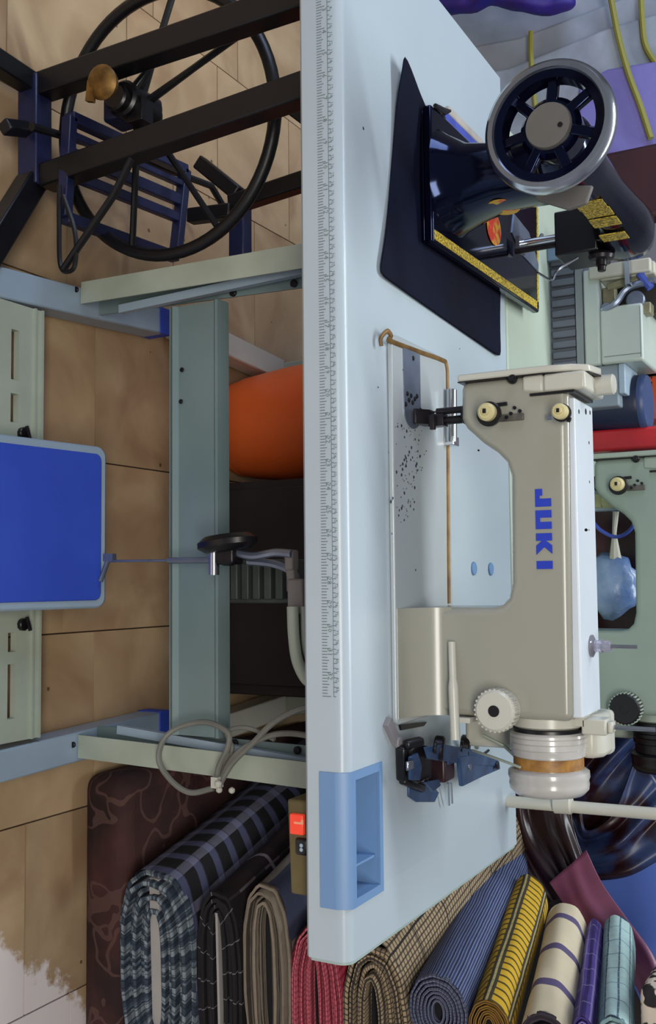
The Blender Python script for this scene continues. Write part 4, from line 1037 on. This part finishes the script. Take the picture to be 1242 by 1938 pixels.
E2=plaid('black_dotted',(16,12,16),[(0,.05,0,.04,(140,135,140),.7),(1,.02,.004,.06,(90,84,92),.5)],noise=.4)
S3=plaid('grey_navy_border',(52,58,82),[(1,.16,.0,.34,(120,114,108),1)])
E3=plaid('taupe_stripe_edge',(150,136,118),[(1,.022,.0,.25,(52,42,40),.85),(1,.011,.004,.15,(90,78,70),.7)],noise=.45)
S4=plaid('red_marl',(214,66,92),[(1,.012,0,.45,(120,18,40),.6)],noise=.5,nscale=120)
E4=plaid('red_marl_edge',(240,120,136),[(1,.007,0,.5,(140,26,48),.8),(0,.009,0,.35,(120,20,42),.5)],noise=.6,nscale=140)
S5=plaid('beige_small_plaid',(176,154,122),[(0,.0085,0,.30,(46,38,38),.85),(1,.0085,0,.30,(46,38,38),.85),(1,.060,.02,.05,(20,18,20),.9),(0,.10,.02,.03,(20,18,20),.9)],noise=.3)
S6=plaid('blue_pinstripe',(52,68,118),[(1,.0046,0,.36,(150,160,190),.65),(1,.0092,.003,.2,(22,28,60),.8)],noise=.35)
E6=plaid('blue_pin_edge',(70,78,110),[(1,.006,0,.4,(150,152,170),.7),(0,.007,0,.3,(26,28,46),.6)],noise=.4)
S7=plaid('yellow_black_plaid',(216,174,44),[(0,.0185,0,.26,(34,28,24),.9),(1,.046,.018,.30,(200,190,140),.8),(1,.046,.018,.11,(24,22,30),.9),(1,.046,.009,.11,(24,22,30),.9)],noise=.15)
E7=plaid('yellow_edge',(170,124,34),[(1,.01,0,.4,(50,34,22),.9)],noise=.4)
S8=plaid('cream_purple_stripe',(222,208,178),[(0,.115,.03,.17,(84,72,120),.95)],noise=.15,nscale=25)
E8=plaid('cream_edge',(60,48,60),[(1,.01,0,.4,(30,24,32),.9)])
S9=plaid('purple_stripe',(86,66,148),[(1,.02,0,.2,(150,140,190),.7),(1,.02,.01,.3,(40,28,88),.8),(0,.06,.01,.04,(170,160,200),.6)])
S10=plaid('teal_plaid',(178,208,206),[(1,.075,.01,.40,(112,146,150),.8),(1,.02,.0,.14,(36,56,92),.8),(0,.055,.0,.05,(60,86,120),.7),(0,.02,.01,.10,(176,196,176),.5)],noise=.15)
S11=mat('leopard_print',(206,190,172),.8,c2=(28,22,24),scale=60,amt=.06,detail=1)
PALEC=mat('pale_board',(176,170,166),.7)
DV=Vector((-.16,.62,0)); DV5=Vector((-.13,.60,0))
G='folded cloth stacked right of the table'
bl('fabric_bolt','black and white plaid fabric bolt with blue-grey folded ends, bottom of stack',228,372,1648,DV,.16,S1,E1,layers=6,p=2.8,core=(.15,.010,PALEC),group=G,jit=.004,ext=.012)
bl('fabric_bolt','dark burgundy checked fabric bolt on the black and white plaid one',374,458,1688,DV,.15,S2,E2,layers=4,p=2.8,group=G,jit=.003,core=(.12,.0022,PALEC))
bl('fabric_bolt','taupe striped fabric bolt with navy top, above the burgundy one',461,552,1672,DV,.14,S3,E3,layers=5,p=2.6,group=G,jit=.003,ext=.01)
bl('fabric_bolt','red marl fabric bolt under the beige plaid one',552,648,1752,DV,.13,S4,E4,layers=6,p=2.4,group=G,jit=.004,ext=.01)
bl('fabric_bolt','beige and black small plaid fabric bolt under the blue roll',650,775,1790,DV5,.13,S5,S5,layers=4,p=2.5,group=G,jit=.005,ext=.02)
bl('fabric_roll','blue pinstriped fabric roll with spiral end beside the yellow one',775,885,1846,(968,1630,1.0),.052,S6,E6,layers=7,p=2.1,group=G,jit=.002)
bl('fabric_roll','yellow and black plaid fabric roll',887,968,1894,(1004,1705,.85),.046,S7,E7,layers=4,p=2.1,group=G)
bl('fabric_roll','cream fabric roll with purple stripes',985,1082,1918,(1073,1760,.80),.045,S8,E8,layers=2,p=2.1,group=G)
bl('fabric_roll','slim purple striped fabric roll between cream and teal ones',1084,1127,1925,(1128,1775,.80),.03,S9,S9,layers=3,p=2.1,group=G)
bl('fabric_roll','pale teal plaid fabric roll at top of stack',1129,1204,1925,(1172,1790,.80),.05,S10,S10,layers=3,p=2.4,group=G)
a=P(1208,1868,Y=.46)
o=obj('leopard_cloth',MB().box((a.x,.46,a.z),(a.x+.2,.75,a.z+.05)),S11,bev=.012,seg=3); tag(o,'folded leopard print cloth on top of the teal plaid roll','cloth')
# patterned mattress under the stack
mtp=plaid('brown_floral_carpet',(66,34,32),[(0,.3,.1,.02,(130,110,100),.3)],noise=.9,nscale=22)
def matt():
    b=MB(); rows=[];uv=[]
    prof=[(.0,.0),(-.004,.03),(.0,.07),(.02,.092),(.05,.098),(.2,.1),(.4,.1),(.7,.1),(.9,.1)]
    for i in range(25):
        row=[];u=[]
        for y_,z_ in prof:
            ex=.02*max(0,1-i/2)**2
            row.append(Vector((1.135+i*.04+(.0 if i else .0),.432+y_+ex,z_*(1 if i else .0)+ (0 if i else 0)))); u.append((i*.04,y_+z_))
        rows.append(row);uv.append(u)
    return b.grid(rows,uv)
m_=mat('brown_floral_cover',(70,36,32),.85,c2=(34,15,14),scale=9,amt=.4,bump=.4,bscale=60,detail=10)
nt=m_.node_tree; vv=nt.nodes.new('ShaderNodeTexVoronoi'); vv.inputs['Scale'].default_value=7; vv.feature='DISTANCE_TO_EDGE'
tc_=[n for n in nt.nodes if n.type=='TEX_COORD'][0]; n_=nt.nodes.new('ShaderNodeTexNoise'); n_.inputs['Scale'].default_value=8
av=nt.nodes.new('ShaderNodeMix'); av.data_type='VECTOR'; av.inputs[0].default_value=.35
nt.links.new(tc_.outputs['Object'],av.inputs[4]); nt.links.new(n_.outputs['Color'],av.inputs[5]); nt.links.new(tc_.outputs['Object'],n_.inputs['Vector']); nt.links.new(av.outputs[1],vv.inputs['Vector'])
lt=nt.nodes.new('ShaderNodeMath'); lt.operation='LESS_THAN'; lt.inputs[1].default_value=.035; nt.links.new(vv.outputs['Distance'],lt.inputs[0])
ml=nt.nodes.new('ShaderNodeMath'); ml.operation='MULTIPLY'; ml.inputs[1].default_value=.45; nt.links.new(lt.outputs[0],ml.inputs[0])
mx=nt.nodes.new('ShaderNodeMix'); mx.data_type='RGBA'; rp_=[n for n in nt.nodes if n.type=='VALTORGB'][0]
nt.links.new(ml.outputs[0],mx.inputs[0]); nt.links.new(rp_.outputs[0],mx.inputs[6]); mx.inputs[7].default_value=rgb((104,74,66)); nt.links.new(mx.outputs[2],nt.nodes['Principled BSDF'].inputs['Base Color'])
o=obj('patterned_mattress',MB().box((1.125,.432,0),(2.1,1.22,.098)),m_,bev=.03,seg=5); tag(o,'dark brown floral patterned mattress on the floor under the fabric stack','mattress')
# draped cloths upper right
def folds(path,across,n_f,amp,m_,name,label,cat,nu=30,nv=60,y=.0,solid=.003,ph=0,twist=.6):
    c_=bez(path,8); rows=[]
    A0_,A1_=Vector(across[0]),Vector(across[1])
    for i,p_ in enumerate(c_):
        t_=i/(len(c_)-1); ac=A0_.lerp(A1_,t_); row=[]
        for j in range(nv+1):
            v=j/nv-.5
            w_=math.sin(2*math.pi*n_f*v+ph+twist*t_*3+1.1*math.sin(t_*5+v*4))*(.6+.5*math.sin(v*9+t_*4+ph))+.55*math.sin(2*math.pi*n_f*.57*v+2+ph-t_*2.2)
            row.append(p_+ac*v+Vector((0,-1,.25))*amp*w_*(.6+.4*math.sin(t_*3)))
        rows.append(row)
    o=obj(name,MB().grid(rows),m_,solid=solid,smooth=180); tag(o,label,cat); return o
NS=mat('dark_navy_satin',(44,60,100),.36,c2=(36,8,16),scale=11,amt=.15)
LE=mat('maroon_black_leather',(52,24,32),.3,c2=(18,10,14),scale=9,amt=.6)
MR=mat('maroon_leather',(150,88,116),.38,c2=(118,62,90),scale=8,amt=.6)
yk=1.12
folds([P(1255,1330,Y=yk),P(1190,1400,Y=yk-.03),P(1120,1470,Y=yk-.05),P(1060,1540,Y=yk-.04)],[P(1300,1500,Y=yk)-P(1200,1300,Y=yk),P(1130,1600,Y=yk)-P(1000,1440,Y=yk)],6,.012,NS,'navy_satin_garment','dark navy satin garment heaped behind the thread stand pole','garment')
folds([P(1260,1500,Y=1.05),P(1215,1560,Y=1.03),P(1165,1605,Y=1.01),P(1100,1615,Y=1.02),P(1070,1560,Y=1.03)],[P(1290,1600,Y=1.05)-P(1180,1450,Y=1.05),P(1050,1600,Y=1.05)-P(1110,1530,Y=1.05)],3,.012,NS,'dark_blue_garment','blue-black satin sash curving right of the thread stand pole','garment',ph=1)
folds([P(985,1470,Y=.98),P(1000,1560,Y=.97),P(1035,1640,Y=.95),P(1075,1705,Y=.94)],[P(1120,1480,Y=1)-P(930,1480,Y=1),P(1100,1690,Y=.94)-P(985,1720,Y=.94)],5,.008,LE,'black_leather_drape','black-maroon folded leather hanging above the yellow roll','leather',ph=2,twist=.3)
folds([P(1075,1640,Y=.90),P(1110,1700,Y=.88),P(1160,1760,Y=.86),P(1215,1830,Y=.84),P(1250,1920,Y=.82)],[P(1130,1640,Y=.9)-P(1060,1700,Y=.9),P(1262,1900,Y=.82)-P(1225,1925,Y=.82)],1,.006,MR,'maroon_leather_sheet','maroon leather sheet hanging over the blue panel','leather',ph=.5,twist=.2)
bp_=[P(1075,1560,Y=1.16),P(1330,1560,Y=1.16),P(1330,1960,Y=1.16),P(1240,1960,Y=1.16),P(1150,1760,Y=1.16),P(1075,1700,Y=1.16)]
o=obj('display_board',MB().prism(bp_,(0,.02,0)),mat('plain_blue_cloth',(104,136,226),.7,c2=(84,116,206),scale=3,amt=.8,bump=.1),bev=.006,seg=3); tag(o,'plain blue cloth-covered board behind the maroon leather','board')
# dark heap added to fill the background behind the stack
mb=MB().sphere((1.50,1.15,.34),1,28,(.36,.07,.36))
for v in mb.v: v.z=max(v.z,.1)
o=obj('dark_filler_heap',mb,mat('dark_filler_black',(18,16,22),.9,c2=(10,8,12),scale=8,bump=.5,bscale=12),smooth=180); tag(o,'added dark heap behind the fabric stack','cloth')
for o in D.objects:
    if '_o' in o: del o['_o']
